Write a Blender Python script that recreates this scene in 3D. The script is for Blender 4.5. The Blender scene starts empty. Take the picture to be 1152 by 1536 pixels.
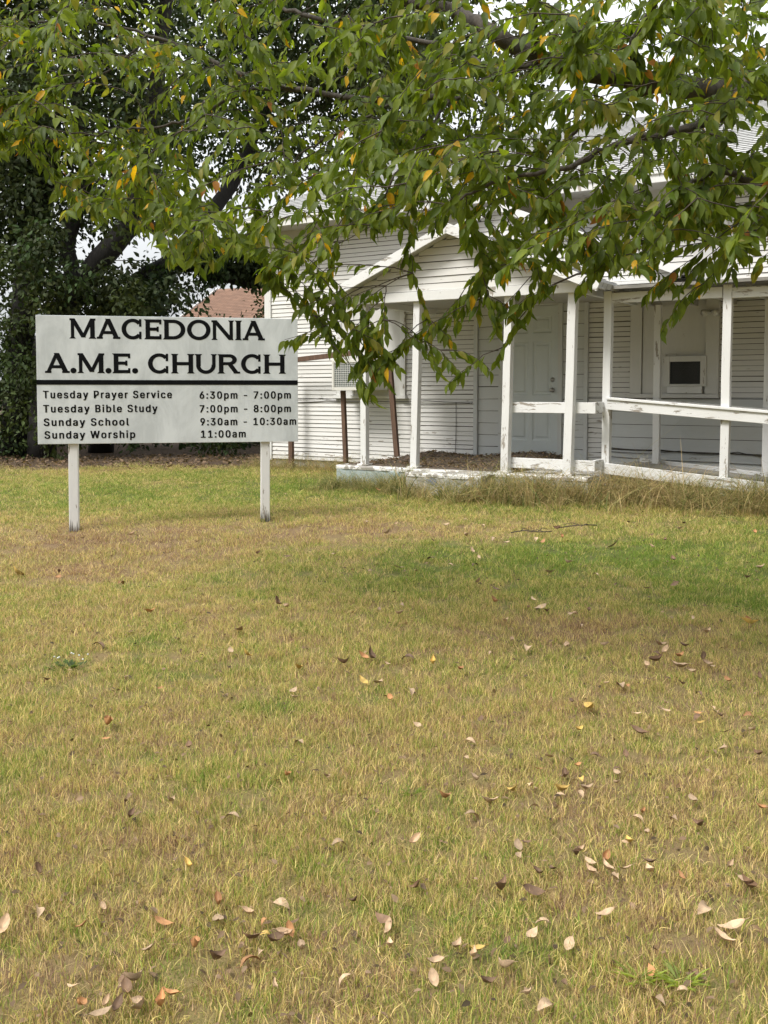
import bpy, bmesh, math, random
import numpy as np
from mathutils import Vector, Matrix

R = math.radians
sc = bpy.context.scene
rng = np.random.default_rng(7)
random.seed(7)

# ------------------------------------------------------------------ camera
EYE = 1.5
FPX = 1450.0                 # focal length in pixels of the 1152 x 1536 photograph
PITCH = R(3.0)
CYP = 585 + FPX * math.tan(PITCH)
cam_d = bpy.data.cameras.new('camera')
cam = bpy.data.objects.new('camera', cam_d)
sc.collection.objects.link(cam)
cam.location = (0, 0, EYE)
cam.rotation_euler = (R(90) - PITCH, 0, 0)
cam_d.sensor_fit = 'VERTICAL'
cam_d.sensor_height = 36
cam_d.sensor_width = 27
cam_d.lens = FPX / 1536 * 36
cam_d.shift_y = -(768 - CYP) / 1536
cam_d.clip_end = 2000
cam_d.clip_start = 0.05
sc.camera = cam

# ------------------------------------------------------------------ world, sun, exposure
SUN_DIR = Vector((-0.62, -0.50, 1.05)).normalized()      # towards the sun
SUN_EL = math.asin(SUN_DIR.z)
SUN_AZ = math.atan2(SUN_DIR.x, SUN_DIR.y)
world = bpy.data.worlds.new('World')
sc.world = world
world.use_nodes = True
wn = world.node_tree
wn.nodes.clear()
w_out = wn.nodes.new('ShaderNodeOutputWorld')
w_bg = wn.nodes.new('ShaderNodeBackground')
w_sky = wn.nodes.new('ShaderNodeTexSky')
w_sky.sky_type = 'NISHITA'
w_sky.sun_disc = False
w_sky.sun_elevation = SUN_EL
w_sky.sun_rotation = SUN_AZ
w_sky.air_density = 1.0
w_sky.dust_density = 8.0
w_sky.ozone_density = 1.0
w_hs = wn.nodes.new('ShaderNodeHueSaturation')            # thin overcast: much less blue
w_hs.inputs['Saturation'].default_value = 0.22
w_hs.inputs['Value'].default_value = 1.0
w_bg.inputs['Strength'].default_value = 0.15
wn.links.new(w_sky.outputs[0], w_hs.inputs['Color'])
# bright cloud cover over that sky: paler overhead, softer at the horizon, with loose cloud texture
w_tc = wn.nodes.new('ShaderNodeTexCoord'); w_sep = wn.nodes.new('ShaderNodeSeparateXYZ')
wn.links.new(w_tc.outputs['Generated'], w_sep.inputs[0])
w_z = wn.nodes.new('ShaderNodeMath'); w_z.operation = 'MULTIPLY_ADD'; w_z.use_clamp = False
wn.links.new(w_sep.outputs['Z'], w_z.inputs[0]); w_z.inputs[1].default_value = 9.5; w_z.inputs[2].default_value = 2.0
w_no = wn.nodes.new('ShaderNodeTexNoise'); w_no.inputs['Scale'].default_value = 2.5; w_no.inputs['Detail'].default_value = 5
wn.links.new(w_tc.outputs['Generated'], w_no.inputs['Vector'])
w_cv = wn.nodes.new('ShaderNodeMath'); w_cv.operation = 'MULTIPLY_ADD'; wn.links.new(w_no.outputs['Fac'], w_cv.inputs[0]); w_cv.inputs[1].default_value = 0.5; w_cv.inputs[2].default_value = 0.75
w_y = wn.nodes.new('ShaderNodeMath'); w_y.operation = 'MULTIPLY_ADD'; wn.links.new(w_sep.outputs['Y'], w_y.inputs[0]); w_y.inputs[1].default_value = 0.50; w_y.inputs[2].default_value = 0.80
w_zy = wn.nodes.new('ShaderNodeMath'); w_zy.operation = 'MULTIPLY'; wn.links.new(w_z.outputs[0], w_zy.inputs[0]); wn.links.new(w_y.outputs[0], w_zy.inputs[1])
w_cm = wn.nodes.new('ShaderNodeMath'); w_cm.operation = 'MULTIPLY'; wn.links.new(w_zy.outputs[0], w_cm.inputs[0]); wn.links.new(w_cv.outputs[0], w_cm.inputs[1])
w_cc = wn.nodes.new('ShaderNodeCombineXYZ')
for i_, k_ in enumerate((0.965, 1.0, 1.02)):
    m_ = wn.nodes.new('ShaderNodeMath'); m_.operation = 'MULTIPLY'; wn.links.new(w_cm.outputs[0], m_.inputs[0]); m_.inputs[1].default_value = k_; wn.links.new(m_.outputs[0], w_cc.inputs[i_])
w_mx = wn.nodes.new('ShaderNodeMix'); w_mx.data_type = 'RGBA'; w_mx.inputs[0].default_value = 0.8
wn.links.new(w_hs.outputs[0], w_mx.inputs[6]); wn.links.new(w_cc.outputs[0], w_mx.inputs[7])
wn.links.new(w_mx.outputs[2], w_bg.inputs['Color'])
wn.links.new(w_bg.outputs[0], w_out.inputs['Surface'])
sun_d = bpy.data.lights.new('sun', 'SUN')
sun_d.energy = 2.1
sun_d.angle = R(16)
sun_d.color = (1.0, 0.96, 0.90)
sun = bpy.data.objects.new('sun', sun_d)
sc.collection.objects.link(sun)
sun.rotation_euler = SUN_DIR.to_track_quat('Z', 'Y').to_euler()
sc.view_settings.view_transform = 'Standard'
sc.view_settings.look = 'None'
sc.view_settings.gamma = 1
sc.view_settings.exposure = 0.72
sc.cycles.use_denoising = True
sc.cycles.denoising_prefilter = 'NONE'
sc.cycles.max_bounces = 6
sc.cycles.transparent_max_bounces = 6

# ------------------------------------------------------------------ helpers
def ray(x, y):
    a = (x - 576) / FPX
    b = (CYP - y) / FPX
    return np.array([a, math.cos(PITCH) + b * math.sin(PITCH), -math.sin(PITCH) + b * math.cos(PITCH)])

def at(x, y, Y):
    r = ray(x, y)
    return np.array([0, 0, EYE]) + r * (Y / r[1])

def sstep(t):
    t = np.clip(t, 0, 1)
    return t * t * (3 - 2 * t)

def ground_z(X, Y):
    X = np.asarray(X, float); Y = np.asarray(Y, float)
    z = 0.27 * sstep((Y - 3) / 10.0) + 0.012 * np.clip(X, -5, 5) * sstep((Y - 2) / 5)
    z = z + 0.012 * np.sin(X * 1.3 + 0.4) * np.sin(Y * 1.1)
    return z

def on_ground(x, y, h=0.0):
    r = ray(x, y)
    p = None
    t = 1.0
    for _ in range(40):
        p = np.array([0, 0, EYE]) + r * t
        g = float(ground_z(p[0], p[1])) + h
        t = t + (g - p[2]) / r[2] * 0.8
    return p

def tag(o, label=None, cat=None, group=None, kind=None):
    if label: o['label'] = label
    if cat: o['category'] = cat
    if group: o['group'] = group
    if kind: o['kind'] = kind
    return o

def empty(name, loc=(0, 0, 0), rz=0):
    o = bpy.data.objects.new(name, None)
    sc.collection.objects.link(o)
    o.location = loc
    o.rotation_euler = (0, 0, rz)
    o.empty_display_size = 0.2
    return o

class MB:
    """collects geometry and links it as one mesh object"""
    def __init__(self):
        self.v = []; self.f = []; self.m = []
    def add(self, vs, fs, mi=0):
        b = len(self.v)
        self.v.extend([tuple(map(float, p)) for p in vs])
        for f in fs:
            self.f.append([b + i for i in f]); self.m.append(mi)
    def box(self, lo, hi, mi=0, M=None):
        x0, y0, z0 = lo; x1, y1, z1 = hi
        vs = [(x0,y0,z0),(x1,y0,z0),(x1,y1,z0),(x0,y1,z0),(x0,y0,z1),(x1,y0,z1),(x1,y1,z1),(x0,y1,z1)]
        if M is not None: vs = [tuple(M @ Vector(p)) for p in vs]
        self.add(vs, [(0,3,2,1),(4,5,6,7),(0,1,5,4),(1,2,6,5),(2,3,7,6),(3,0,4,7)], mi)
    def bar(self, p, q, w, h, mi=0, up=(0,0,1)):
        """rectangular bar from p to q; w across, h along up"""
        p = Vector(p); q = Vector(q); d = (q - p).normalized()
        a = d.cross(Vector(up)).normalized(); u2 = a.cross(d).normalized()
        vs = []
        for c in (p, q):
            for sa, su in ((-1,-1),(1,-1),(1,1),(-1,1)):
                vs.append(c + a * (sa * w / 2) + u2 * (su * h / 2))
        self.add(vs, [(3,2,1,0),(4,5,6,7),(0,1,5,4),(1,2,6,5),(2,3,7,6),(3,0,4,7)], mi)
    def tube(self, pts, rad, n=6, mi=0, cap=True):
        pts = [Vector(p) for p in pts]
        k = len(pts)
        if not hasattr(rad, '__len__'): rad = [rad] * k
        d0 = (pts[1] - pts[0]).normalized()
        ref = Vector((0, 0, 1)) if abs(d0.z) < 0.9 else Vector((1, 0, 0))
        a = d0.cross(ref).normalized()
        b0 = len(self.v)
        for i in range(k):
            d = (pts[min(i + 1, k - 1)] - pts[max(i - 1, 0)]).normalized()
            a = (a - d * a.dot(d))
            a = a.normalized() if a.length > 1e-6 else d.orthogonal().normalized()
            c = d.cross(a)
            for j in range(n):
                t = 2 * math.pi * j / n
                self.v.append(tuple(pts[i] + (a * math.cos(t) + c * math.sin(t)) * rad[i]))
        for i in range(k - 1):
            for j in range(n):
                self.f.append([b0 + i*n + j, b0 + i*n + (j+1) % n, b0 + (i+1)*n + (j+1) % n, b0 + (i+1)*n + j]); self.m.append(mi)
        if cap:
            self.f.append([b0 + j for j in reversed(range(n))]); self.m.append(mi)
            self.f.append([b0 + (k-1)*n + j for j in range(n)]); self.m.append(mi)
    def lathe(self, c, axis, prof, n=14, mi=0):
        """prof: list of (distance along axis, radius)"""
        c = Vector(c); ax = Vector(axis).normalized()
        self.tube([c + ax * t for t, _ in prof], [max(r, 1e-4) for _, r in prof], n, mi)
    def build(self, name, mats, parent=None, bevel=0, smooth=False):
        me = bpy.data.meshes.new(name)
        me.from_pydata(self.v, [], self.f)
        if not isinstance(mats, (list, tuple)): mats = [mats]
        for m in mats: me.materials.append(m)
        if len(mats) > 1: me.polygons.foreach_set('material_index', self.m)
        if smooth: me.polygons.foreach_set('use_smooth', [True] * len(me.polygons))
        me.update()
        o = bpy.data.objects.new(name, me)
        sc.collection.objects.link(o)
        if parent: o.parent = parent
        if bevel:
            b = o.modifiers.new('edge', 'BEVEL'); b.width = bevel; b.segments = 2; b.limit_method = 'ANGLE'
        return o

def np_mesh(name, verts, faces_flat, nper, mats, col=None, midx=None, smooth=True, parent=None, link=True):
    """fast mesh: all faces have nper corners; col = per-vertex rgb"""
    me = bpy.data.meshes.new(name)
    nv = len(verts); nf = len(faces_flat) // nper
    me.vertices.add(nv); me.vertices.foreach_set('co', np.ascontiguousarray(verts, dtype=np.float32).ravel())
    me.loops.add(nf * nper); me.loops.foreach_set('vertex_index', np.ascontiguousarray(faces_flat, dtype=np.int32))
    me.polygons.add(nf)
    me.polygons.foreach_set('loop_start', np.arange(0, nf * nper, nper, dtype=np.int32))
    me.polygons.foreach_set('loop_total', np.full(nf, nper, dtype=np.int32))
    if not isinstance(mats, (list, tuple)): mats = [mats]
    for m in mats: me.materials.append(m)
    if midx is not None: me.polygons.foreach_set('material_index', np.ascontiguousarray(midx, dtype=np.int32))
    me.polygons.foreach_set('use_smooth', np.full(nf, smooth))
    me.update(calc_edges=True)
    if col is not None:
        a = me.color_attributes.new('Col', 'FLOAT_COLOR', 'POINT')
        c4 = np.ones((nv, 4), dtype=np.float32); c4[:, :3] = col
        a.data.foreach_set('color', c4.ravel())
    me.validate()
    o = bpy.data.objects.new(name, me)
    if link: sc.collection.objects.link(o)
    if parent: o.parent = parent
    return o

# ------------------------------------------------------------------ materials
class NT:
    def __init__(self, name):
        self.mat = bpy.data.materials.new(name)
        self.mat.use_nodes = True
        self.t = self.mat.node_tree
        self.t.nodes.clear()
        self.out = self.t.nodes.new('ShaderNodeOutputMaterial')
    def n(self, typ, ins=None, **kw):
        nd = self.t.nodes.new(typ)
        for k, v in kw.items(): setattr(nd, k, v)
        for k, v in (ins or {}).items():
            s = nd.inputs[k]
            if isinstance(v, bpy.types.NodeSocket): self.t.links.new(v, s)
            else: s.default_value = v
        return nd
    def L(self, a, b): self.t.links.new(a, b)
    def coord(self, scale=(1,1,1), src='Object', loc=(0,0,0)):
        tc = self.n('ShaderNodeTexCoord')
        mp = self.n('ShaderNodeMapping', {'Vector': tc.outputs[src], 'Scale': scale, 'Location': loc})
        return mp.outputs[0]
    def wpos(self, scale=(1,1,1)):
        g = self.n('ShaderNodeNewGeometry')
        return self.n('ShaderNodeMapping', {'Vector': g.outputs['Position'], 'Scale': scale}).outputs[0]
    def noise(self, vec, scale, detail=4, rough=0.55, dist=0):
        return self.n('ShaderNodeTexNoise', {'Vector': vec, 'Scale': scale, 'Detail': detail, 'Roughness': rough, 'Distortion': dist}).outputs['Fac']
    def ramp(self, fac, stops, interp='LINEAR'):
        r = self.n('ShaderNodeValToRGB', {'Fac': fac})
        r.color_ramp.interpolation = interp
        e = r.color_ramp.elements
        while len(e) < len(stops): e.new(0.5)
        for el, (p, c) in zip(e, stops):
            el.position = p
            el.color = (c, c, c, 1) if not hasattr(c, '__len__') else (*c, 1)
        return r.outputs[0]
    def mix(self, fac, a, b, blend='MIX'):
        m = self.n('ShaderNodeMix', data_type='RGBA', blend_type=blend)
        for k, v in ((0, fac), (6, a), (7, b)):
            s = m.inputs[k]
            if isinstance(v, bpy.types.NodeSocket): self.L(v, s)
            elif k == 0: s.default_value = v
            else: s.default_value = (*v, 1) if len(v) == 3 else v
        return m.outputs[2]
    def math(self, op, a, b=0.0, c=None):
        m = self.n('ShaderNodeMath', operation=op)
        for i, v in enumerate((a, b) if c is None else (a, b, c)):
            if isinstance(v, bpy.types.NodeSocket): self.L(v, m.inputs[i])
            else: m.inputs[i].default_value = v
        return m.outputs[0]
    def bump(self, h, strength=0.3, dist=0.01):
        return self.n('ShaderNodeBump', {'Height': h, 'Strength': strength, 'Distance': dist}).outputs[0]
    def pbr(self, col, rough=0.6, normal=None, metal=0.0, spec=0.5):
        b = self.n('ShaderNodeBsdfPrincipled')
        for k, v in (('Base Color', col), ('Roughness', rough), ('Metallic', metal), ('Specular IOR Level', spec)):
            s = b.inputs[k]
            if isinstance(v, bpy.types.NodeSocket): self.L(v, s)
            elif k == 'Base Color': s.default_value = (*v, 1)
            else: s.default_value = v
        if normal is not None: self.L(normal, b.inputs['Normal'])
        return b.outputs[0]
    def done(self, sh):
        self.L(sh, self.out.inputs['Surface'])
        return self.mat

def paint(name, base, peel=0.62, under=(0.30, 0.27, 0.23), stretch=(1.2, 1.2, 9), grime=(0.55, 0.53, 0.48), gr=0.35, rough=0.6, low=0.0):
    """old white paint on timber: dirt and flakes with shapes of their own"""
    t = NT(name)
    v = t.coord(stretch)
    vv = t.coord((1, 1, 1))
    n1 = t.noise(v, 2.2, 7, 0.66, 0.4)
    n2 = t.noise(vv, 1.3, 5, 0.6)
    n3 = t.noise(v, 9.0, 4, 0.7)
    dirt = t.ramp(n2, [(0.38, 0.0), (0.75, gr)])
    c = t.mix(dirt, base, grime)
    fine = t.ramp(n3, [(0.35, 0.0), (0.8, 0.35)])
    c = t.mix(fine, c, tuple(x * 0.82 for x in base))
    fl = t.math('ADD', n1, t.math('MULTIPLY', n3, 0.22))
    if low:
        hz = t.n('ShaderNodeSeparateXYZ', {'Vector': t.coord()}).outputs['Z']
        k = t.math('MULTIPLY', t.math('SUBTRACT', 1.15, hz), low)
        fl = t.math('ADD', fl, t.math('MAXIMUM', k, 0.0))
    pm = t.ramp(fl, [(peel + 0.11, 0.0), (peel + 0.125, 1.0)])
    c = t.mix(pm, c, under)
    h = t.math('SUBTRACT', t.math('MULTIPLY', n3, 0.35), pm)
    return t.done(t.pbr(c, rough, t.bump(h, 0.35, 0.006)))

def plain(name, col, rough=0.6, var=0.25, scale=6, metal=0.0, stretch=(1,1,1), bump=0.15, spec=0.5):
    t = NT(name)
    v = t.coord(stretch)
    n = t.noise(v, scale, 6, 0.6)
    c = t.mix(t.ramp(n, [(0.3, 0.0), (0.75, 1.0)]), tuple(x * (1 - var) for x in col), tuple(min(1, x * (1 + var)) for x in col))
    return t.done(t.pbr(c, rough, t.bump(n, bump, 0.01), metal, spec))

M = {}
M['siding'] = paint('white_siding_paint', (0.68, 0.675, 0.655), 0.655, gr=0.5, low=0.10)
M['groove'] = plain('dirty_shaded_board_joint', (0.10, 0.092, 0.08), 0.9, 0.4, 20)  # dirt and the shadow under each board lap, both in this dark colour
M['trim'] = paint('white_trim_paint', (0.70, 0.705, 0.695), 0.63, stretch=(3, 3, 1.2))
M['rail'] = paint('white_rail_paint', (0.72, 0.725, 0.72), 0.585, stretch=(1.5, 5, 9))
M['post'] = paint('white_post_paint', (0.70, 0.705, 0.70), 0.62, stretch=(6, 6, 1.2))
M['board'] = paint('pale_wide_board_paint', (0.54, 0.565, 0.57), 0.66, stretch=(1.2, 1.2, 6), gr=0.5)
M['panel'] = paint('pale_plywood_shade_paint', (0.60, 0.60, 0.58), 0.68, stretch=(3, 3, 0.8), gr=0.4)  # greyed so the colour carries the dimness under the ramp roof
M['door'] = plain('door_paint', (0.53, 0.575, 0.58), 0.45, 0.05, 3, bump=0.03)
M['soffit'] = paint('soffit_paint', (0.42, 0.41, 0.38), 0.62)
M['concrete'] = plain('concrete', (0.42, 0.41, 0.38), 0.9, 0.25, 9, bump=0.5)
M['slab_side'] = plain('bluish_slab_paint', (0.36, 0.42, 0.42), 0.8, 0.2, 7, bump=0.4)
M['slab_edge'] = paint('flaking_white_slab_paint', (0.74, 0.73, 0.70), 0.50, under=(0.3, 0.28, 0.25), stretch=(4, 4, 4))
M['brown'] = plain('weathered_brown_timber', (0.115, 0.066, 0.042), 0.8, 0.4, 5, stretch=(8, 8, 0.8), bump=0.4)
M['black'] = plain('black_grille', (0.012, 0.013, 0.014), 0.45, 0.2, 30)
M['metal'] = plain('worn_metal', (0.45, 0.44, 0.42), 0.35, 0.15, 20, metal=0.9)
M['cable_or_crack'] = plain('dark_cable_or_crack', (0.05, 0.045, 0.04), 0.6)
M['lamp'] = plain('lamp_enamel', (0.66, 0.66, 0.63), 0.4, 0.1)
M['ac'] = plain('air_conditioner_case', (0.66, 0.65, 0.60), 0.5, 0.12, 5, bump=0.05)
M['coil'] = plain('air_conditioner_coil', (0.16, 0.19, 0.18), 0.5, 0.3, 40)
M['blue'] = plain('blue_grey_patch', (0.20, 0.24, 0.32), 0.8, 0.3, 14)
M['deck'] = plain('grey_deck_timber', (0.22, 0.21, 0.19), 0.85, 0.3, 6, stretch=(1, 8, 8), bump=0.4)

def sign_paint():
    t = NT('sign_panel_paint')
    v = t.coord((1, 1, 0.55))
    n1 = t.noise(v, 3.0, 7, 0.68, 0.6)
    n2 = t.noise(t.coord((6, 6, 0.9)), 5.0, 5, 0.65)
    c = t.mix(t.ramp(n1, [(0.40, 0.0), (0.60, 0.9)]), (0.63, 0.67, 0.69), (0.47, 0.505, 0.52))
    c = t.mix(t.ramp(n2, [(0.5, 0.0), (0.78, 0.5)]), c, (0.63, 0.66, 0.675))
    sp = t.noise(t.coord((1, 1, 1)), 60, 3, 0.7)
    c = t.mix(t.ramp(sp, [(0.70, 0.0), (0.74, 0.5)]), c, (0.32, 0.32, 0.30))
    return t.done(t.pbr(c, 0.42, t.bump(n2, 0.05, 0.003)))
M['sign'] = sign_paint()
M['ink'] = plain('black_vinyl', (0.006, 0.0065, 0.0075), 0.8, 0.3, 12, bump=0.02, spec=0.08)

def shingles(name, c1, c2):
    t = NT(name)
    v = t.coord((1, 1, 1), 'Object')
    br = t.n('ShaderNodeTexBrick', {'Vector': v, 'Scale': 1.0, 'Mortar Size': 0.006, 'Brick Width': 0.30, 'Row Height': 0.14,
                                    'Color1': (*c1, 1), 'Color2': (*c2, 1), 'Mortar': (c2[0]*.35, c2[1]*.35, c2[2]*.35, 1)})
    n = t.noise(v, 2.0, 5, 0.6)
    c = t.mix(t.ramp(n, [(0.35, 0.0), (0.7, 0.5)]), br.outputs['Color'], tuple(x * 0.6 for x in c2))
    g = t.noise(v, 120, 2, 0.5)
    return t.done(t.pbr(c, 0.85, t.bump(t.math('ADD', br.outputs['Fac'], t.math('MULTIPLY', g, -0.4)), -0.3, 0.01)))
M['roof'] = shingles('pale_grey_shingles', (0.50, 0.50, 0.49), (0.40, 0.40, 0.39))
M['brown_roof'] = shingles('brown_shingles', (0.26, 0.145, 0.092), (0.20, 0.11, 0.07))

def bark(name, col):
    t = NT(name)
    v = t.coord((5, 5, 1.2))
    n = t.noise(v, 6, 6, 0.7, 0.5)
    c = t.mix(t.ramp(n, [(0.35, 0.0), (0.7, 1.0)]), tuple(x * 0.55 for x in col), tuple(x * 1.35 for x in col))
    return t.done(t.pbr(c, 0.9, t.bump(n, 0.7, 0.02)))
M['bark'] = bark('grey_brown_bark', (0.085, 0.072, 0.060))
M['bark_dark'] = bark('dark_bark', (0.022, 0.020, 0.018))
M['twig'] = bark('twig_bark', (0.075, 0.058, 0.045))

def leaf_mat(name, trans=0.35, rough=0.42, tint=(1.25, 1.3, 0.6), spec=0.4):
    t = NT(name)
    a = t.n('ShaderNodeVertexColor', layer_name='Col').outputs['Color']
    n = t.noise(t.coord((1, 1, 1)), 35, 3, 0.6)
    c = t.mix(t.ramp(n, [(0.3, 0.0), (0.75, 0.35)]), a, (0.03, 0.045, 0.015))
    s = t.pbr(c, rough, None, 0.0, spec)
    tr = t.n('ShaderNodeBsdfTranslucent', {'Color': t.mix(1.0, c, tint, 'MULTIPLY')}).outputs[0]
    return t.done(t.n('ShaderNodeMixShader', {0: trans, 1: s, 2: tr}).outputs[0])
M['leaf'] = leaf_mat('near_leaf', 0.5, 0.5, tint=(1.75, 1.75, 0.7), spec=0.28)
M['far_leaf'] = leaf_mat('far_leaf', 0.25, 0.6, spec=0.2)

def dry_leaf(name, col):
    t = NT(name)
    v = t.coord((1, 1, 1))
    n = t.noise(v, 40, 5, 0.65)
    oi = t.n('ShaderNodeObjectInfo').outputs['Random']
    c = t.mix(t.ramp(n, [(0.3, 0.0), (0.75, 1.0)]), tuple(x * 0.6 for x in col), tuple(min(1, x * 1.25) for x in col))
    c = t.n('ShaderNodeHueSaturation', {'Color': c, 'Value': t.math('ADD', t.math('MULTIPLY', oi, 0.5), 0.75)}).outputs[0]
    return t.done(t.pbr(c, 0.7, t.bump(n, 0.3, 0.003)))
DRY = {'tan': dry_leaf('dry_leaf_tan', (0.47, 0.33, 0.205)), 'brown': dry_leaf('dry_leaf_brown', (0.17, 0.10, 0.055)),
       'orange': dry_leaf('dry_leaf_orange', (0.42, 0.21, 0.085)), 'yellow': dry_leaf('dry_leaf_yellow', (0.56, 0.38, 0.10))}

# grass and soil share one map of dry and green patches over the real ground
def grass_map(t):
    p = t.wpos()
    sp = t.n('ShaderNodeSeparateXYZ', {'Vector': p})
    x, y = sp.outputs['X'], sp.outputs['Y']
    n1 = t.noise(p, 0.55, 4, 0.55, 0.3)
    n2 = t.noise(p, 2.3, 4, 0.6, 0.2)
    n3 = t.noise(p, 9.0, 3, 0.6)
    f = t.math('ADD', t.math('MULTIPLY', t.math('SUBTRACT', n1, 0.5), 0.9), t.math('ADD', t.math('MULTIPLY', t.math('SUBTRACT', n2, 0.5), 0.75), t.math('MULTIPLY', n3, 0.3)))
    n4 = t.noise(t.wpos((1, 1.25, 1)), 5.5, 3, 0.65, 0.4)
    f = t.math('ADD', f, t.math('MULTIPLY', t.math('SUBTRACT', n4, 0.5), 0.75))
    f = t.math('ADD', f, 0.385)
    def blob(cx, cy, rx, ry, amp):
        dx = t.math('DIVIDE', t.math('SUBTRACT', x, cx), rx)
        dy = t.math('DIVIDE', t.math('SUBTRACT', y, cy), ry)
        r2 = t.math('ADD', t.math('MULTIPLY', dx, dx), t.math('MULTIPLY', dy, dy))
        return t.math('MULTIPLY', t.math('POWER', 2.718, t.math('MULTIPLY', r2, -1.0)), amp)
    for b in GRASS_BLOBS:
        f = t.math('ADD', f, blob(*b))
    return f, n3
# centre x, y, radius x, y, amount (+ greener, - drier)
GRASS_BLOBS = [(-1.5, 12.6, 5.0, 2.3, 0.36), (2.0, 7.7, 2.3, 1.5, 0.42), (0.5, 7.6, 1.1, 0.6, 0.18), (-2.0, 8.9, 2.4, 0.8, -0.30), (0.4, 9.0, 1.1, 0.45, -0.30), (1.3, 5.7, 1.2, 0.4, -0.24), (-2.6, 7.5, .7, .25, -0.2), (-1.8, 7.6, 1.2, 0.4, -0.10),
               (-0.9, 5.0, 0.5, 0.22, 0.14), (0.4, 3.2, 0.5, 0.25, 0.10), (-1.6, 3.7, 0.4, 0.25, 0.20), (-0.55, 4.45, 0.22, 0.12, 0.3), (-0.6, 3.75, 0.5, 0.2, 0.14),
               (0.3, 2.6, 0.35, 0.18, 0.14), (0.0, 3.2, 3.0, 1.6, -0.07), (-1.3, 6.1, 1.5, 0.5, -0.05), (-1.35, 5.55, 0.14, 0.12, 0.35), (0.9, 4.0, .6, .3, .08)]

def grass_mat(name, ramp_stops, shift=0.0, amp=1.05):
    t = NT(name)
    f, n3 = grass_map(t)
    a = t.n('ShaderNodeVertexColor', layer_name='Col').outputs['Color']
    sp = t.n('ShaderNodeSeparateColor', {'Color': a})
    oi = t.n('ShaderNodeObjectInfo').outputs['Random']
    v = t.math('ADD', f, t.math('MULTIPLY', t.math('SUBTRACT', sp.outputs[0], 0.5 - shift / amp), amp))
    v = t.math('ADD', v, t.math('MULTIPLY', t.math('SUBTRACT', oi, 0.5), 0.34))
    c = t.ramp(v, ramp_stops)
    val = t.math('ADD', 0.52, t.math('ADD', t.math('MULTIPLY', sp.outputs[2], 0.75), t.math('MULTIPLY', t.math('FRACT', t.math('MULTIPLY', oi, 7.3)), 0.32)))
    c = t.n('ShaderNodeHueSaturation', {'Color': c, 'Value': val, 'Saturation': 0.97}).outputs[0]
    s = t.pbr(c, 0.55, None, 0, 0.3)
    tr = t.n('ShaderNodeBsdfTranslucent', {'Color': c}).outputs[0]
    return t.done(t.n('ShaderNodeMixShader', {0: 0.4, 1: s, 2: tr}).outputs[0])
M['grass'] = grass_mat('lawn_grass', [(0.06, (0.31, 0.19, 0.115)), (0.28, (0.71, 0.525, 0.245)), (0.55, (0.665, 0.55, 0.18)), (0.74, (0.40, 0.405, 0.085)), (0.98, (0.18, 0.28, 0.032))])
M['tall_grass'] = grass_mat('tall_grass', [(0.2, (0.45, 0.33, 0.16)), (0.5, (0.44, 0.36, 0.14)), (0.75, (0.27, 0.27, 0.08)), (0.98, (0.12, 0.165, 0.04))], -0.09)

def soil_mat():
    t = NT('lawn_soil')
    f, n3 = grass_map(t)
    p = t.wpos()
    n = t.noise(p, 45, 5, 0.7)
    nb = t.noise(p, 220, 3, 0.6)
    c = t.ramp(t.math('ADD', f, t.math('MULTIPLY', t.math('SUBTRACT', n, 0.5), 0.6)),
               [(0.25, (0.24, 0.165, 0.095)), (0.55, (0.25, 0.195, 0.085)), (0.9, (0.12, 0.14, 0.04))])
    # bare leaf-strewn earth along the hedge
    sp = t.n('ShaderNodeSeparateXYZ', {'Vector': p})
    edge = t.math('ADD', sp.outputs['Y'], t.math('MULTIPLY', t.noise(p, 0.9, 4, 0.6), 2.0))
    lit = t.ramp(t.math('MULTIPLY', t.math('SUBTRACT', edge, 15.6), 0.5), [(0.2, 0.0), (0.8, 1.0)])
    lc = t.ramp(t.noise(p, 14, 5, 0.75), [(0.3, (0.05, 0.04, 0.03)), (0.55, (0.12, 0.085, 0.06)), (0.75, (0.2, 0.145, 0.105))])
    c = t.mix(lit, c, lc)
    return t.done(t.pbr(c, 0.95, t.bump(t.math('ADD', n, t.math('MULTIPLY', nb, 0.4)), 0.8, 0.03), 0, 0.1))
M['soil'] = soil_mat()

# ------------------------------------------------------------------ ground: one sheet to the horizon
def make_ground():
    xs = np.concatenate([np.linspace(-900, -30, 14), np.linspace(-25, 25, 101), np.linspace(30, 900, 14)])
    ys = np.concatenate([np.linspace(-600, -12, 10), np.linspace(-10, 40, 121), np.linspace(45, 1500, 16)])
    gx, gy = np.meshgrid(xs, ys)
    gz = ground_z(gx, gy)
    v = np.stack([gx.ravel(), gy.ravel(), gz.ravel()], 1)
    nx = len(xs); i = np.arange(len(ys) - 1)[:, None] * nx + np.arange(nx - 1)[None]
    f = np.stack([i, i + 1, i + nx + 1, i + nx], -1).reshape(-1)
    o = np_mesh('ground', v, f, 4, M['soil'])
    tag(o, kind='structure')
make_ground()

# ------------------------------------------------------------------ the church (local frame: x along the front wall, -y towards the lawn)
TH = math.atan(FPX / 2276.0)
P0 = np.array([2.0773, 13.3])
UX = np.array([math.cos(TH), -math.sin(TH)])
NX = np.array([math.sin(TH), math.cos(TH)])
def to_local(X, Y):
    d = np.stack([np.asarray(X) - P0[0], np.asarray(Y) - P0[1]], -1)
    return d @ UX, -(d @ NX)          # s along the wall, d in front of the wall
church = empty('church', (P0[0], P0[1], 0), -TH)
tag(church, 'old white clapboard church with gabled porch, boarded windows and pale shingle roof', 'church')

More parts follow.
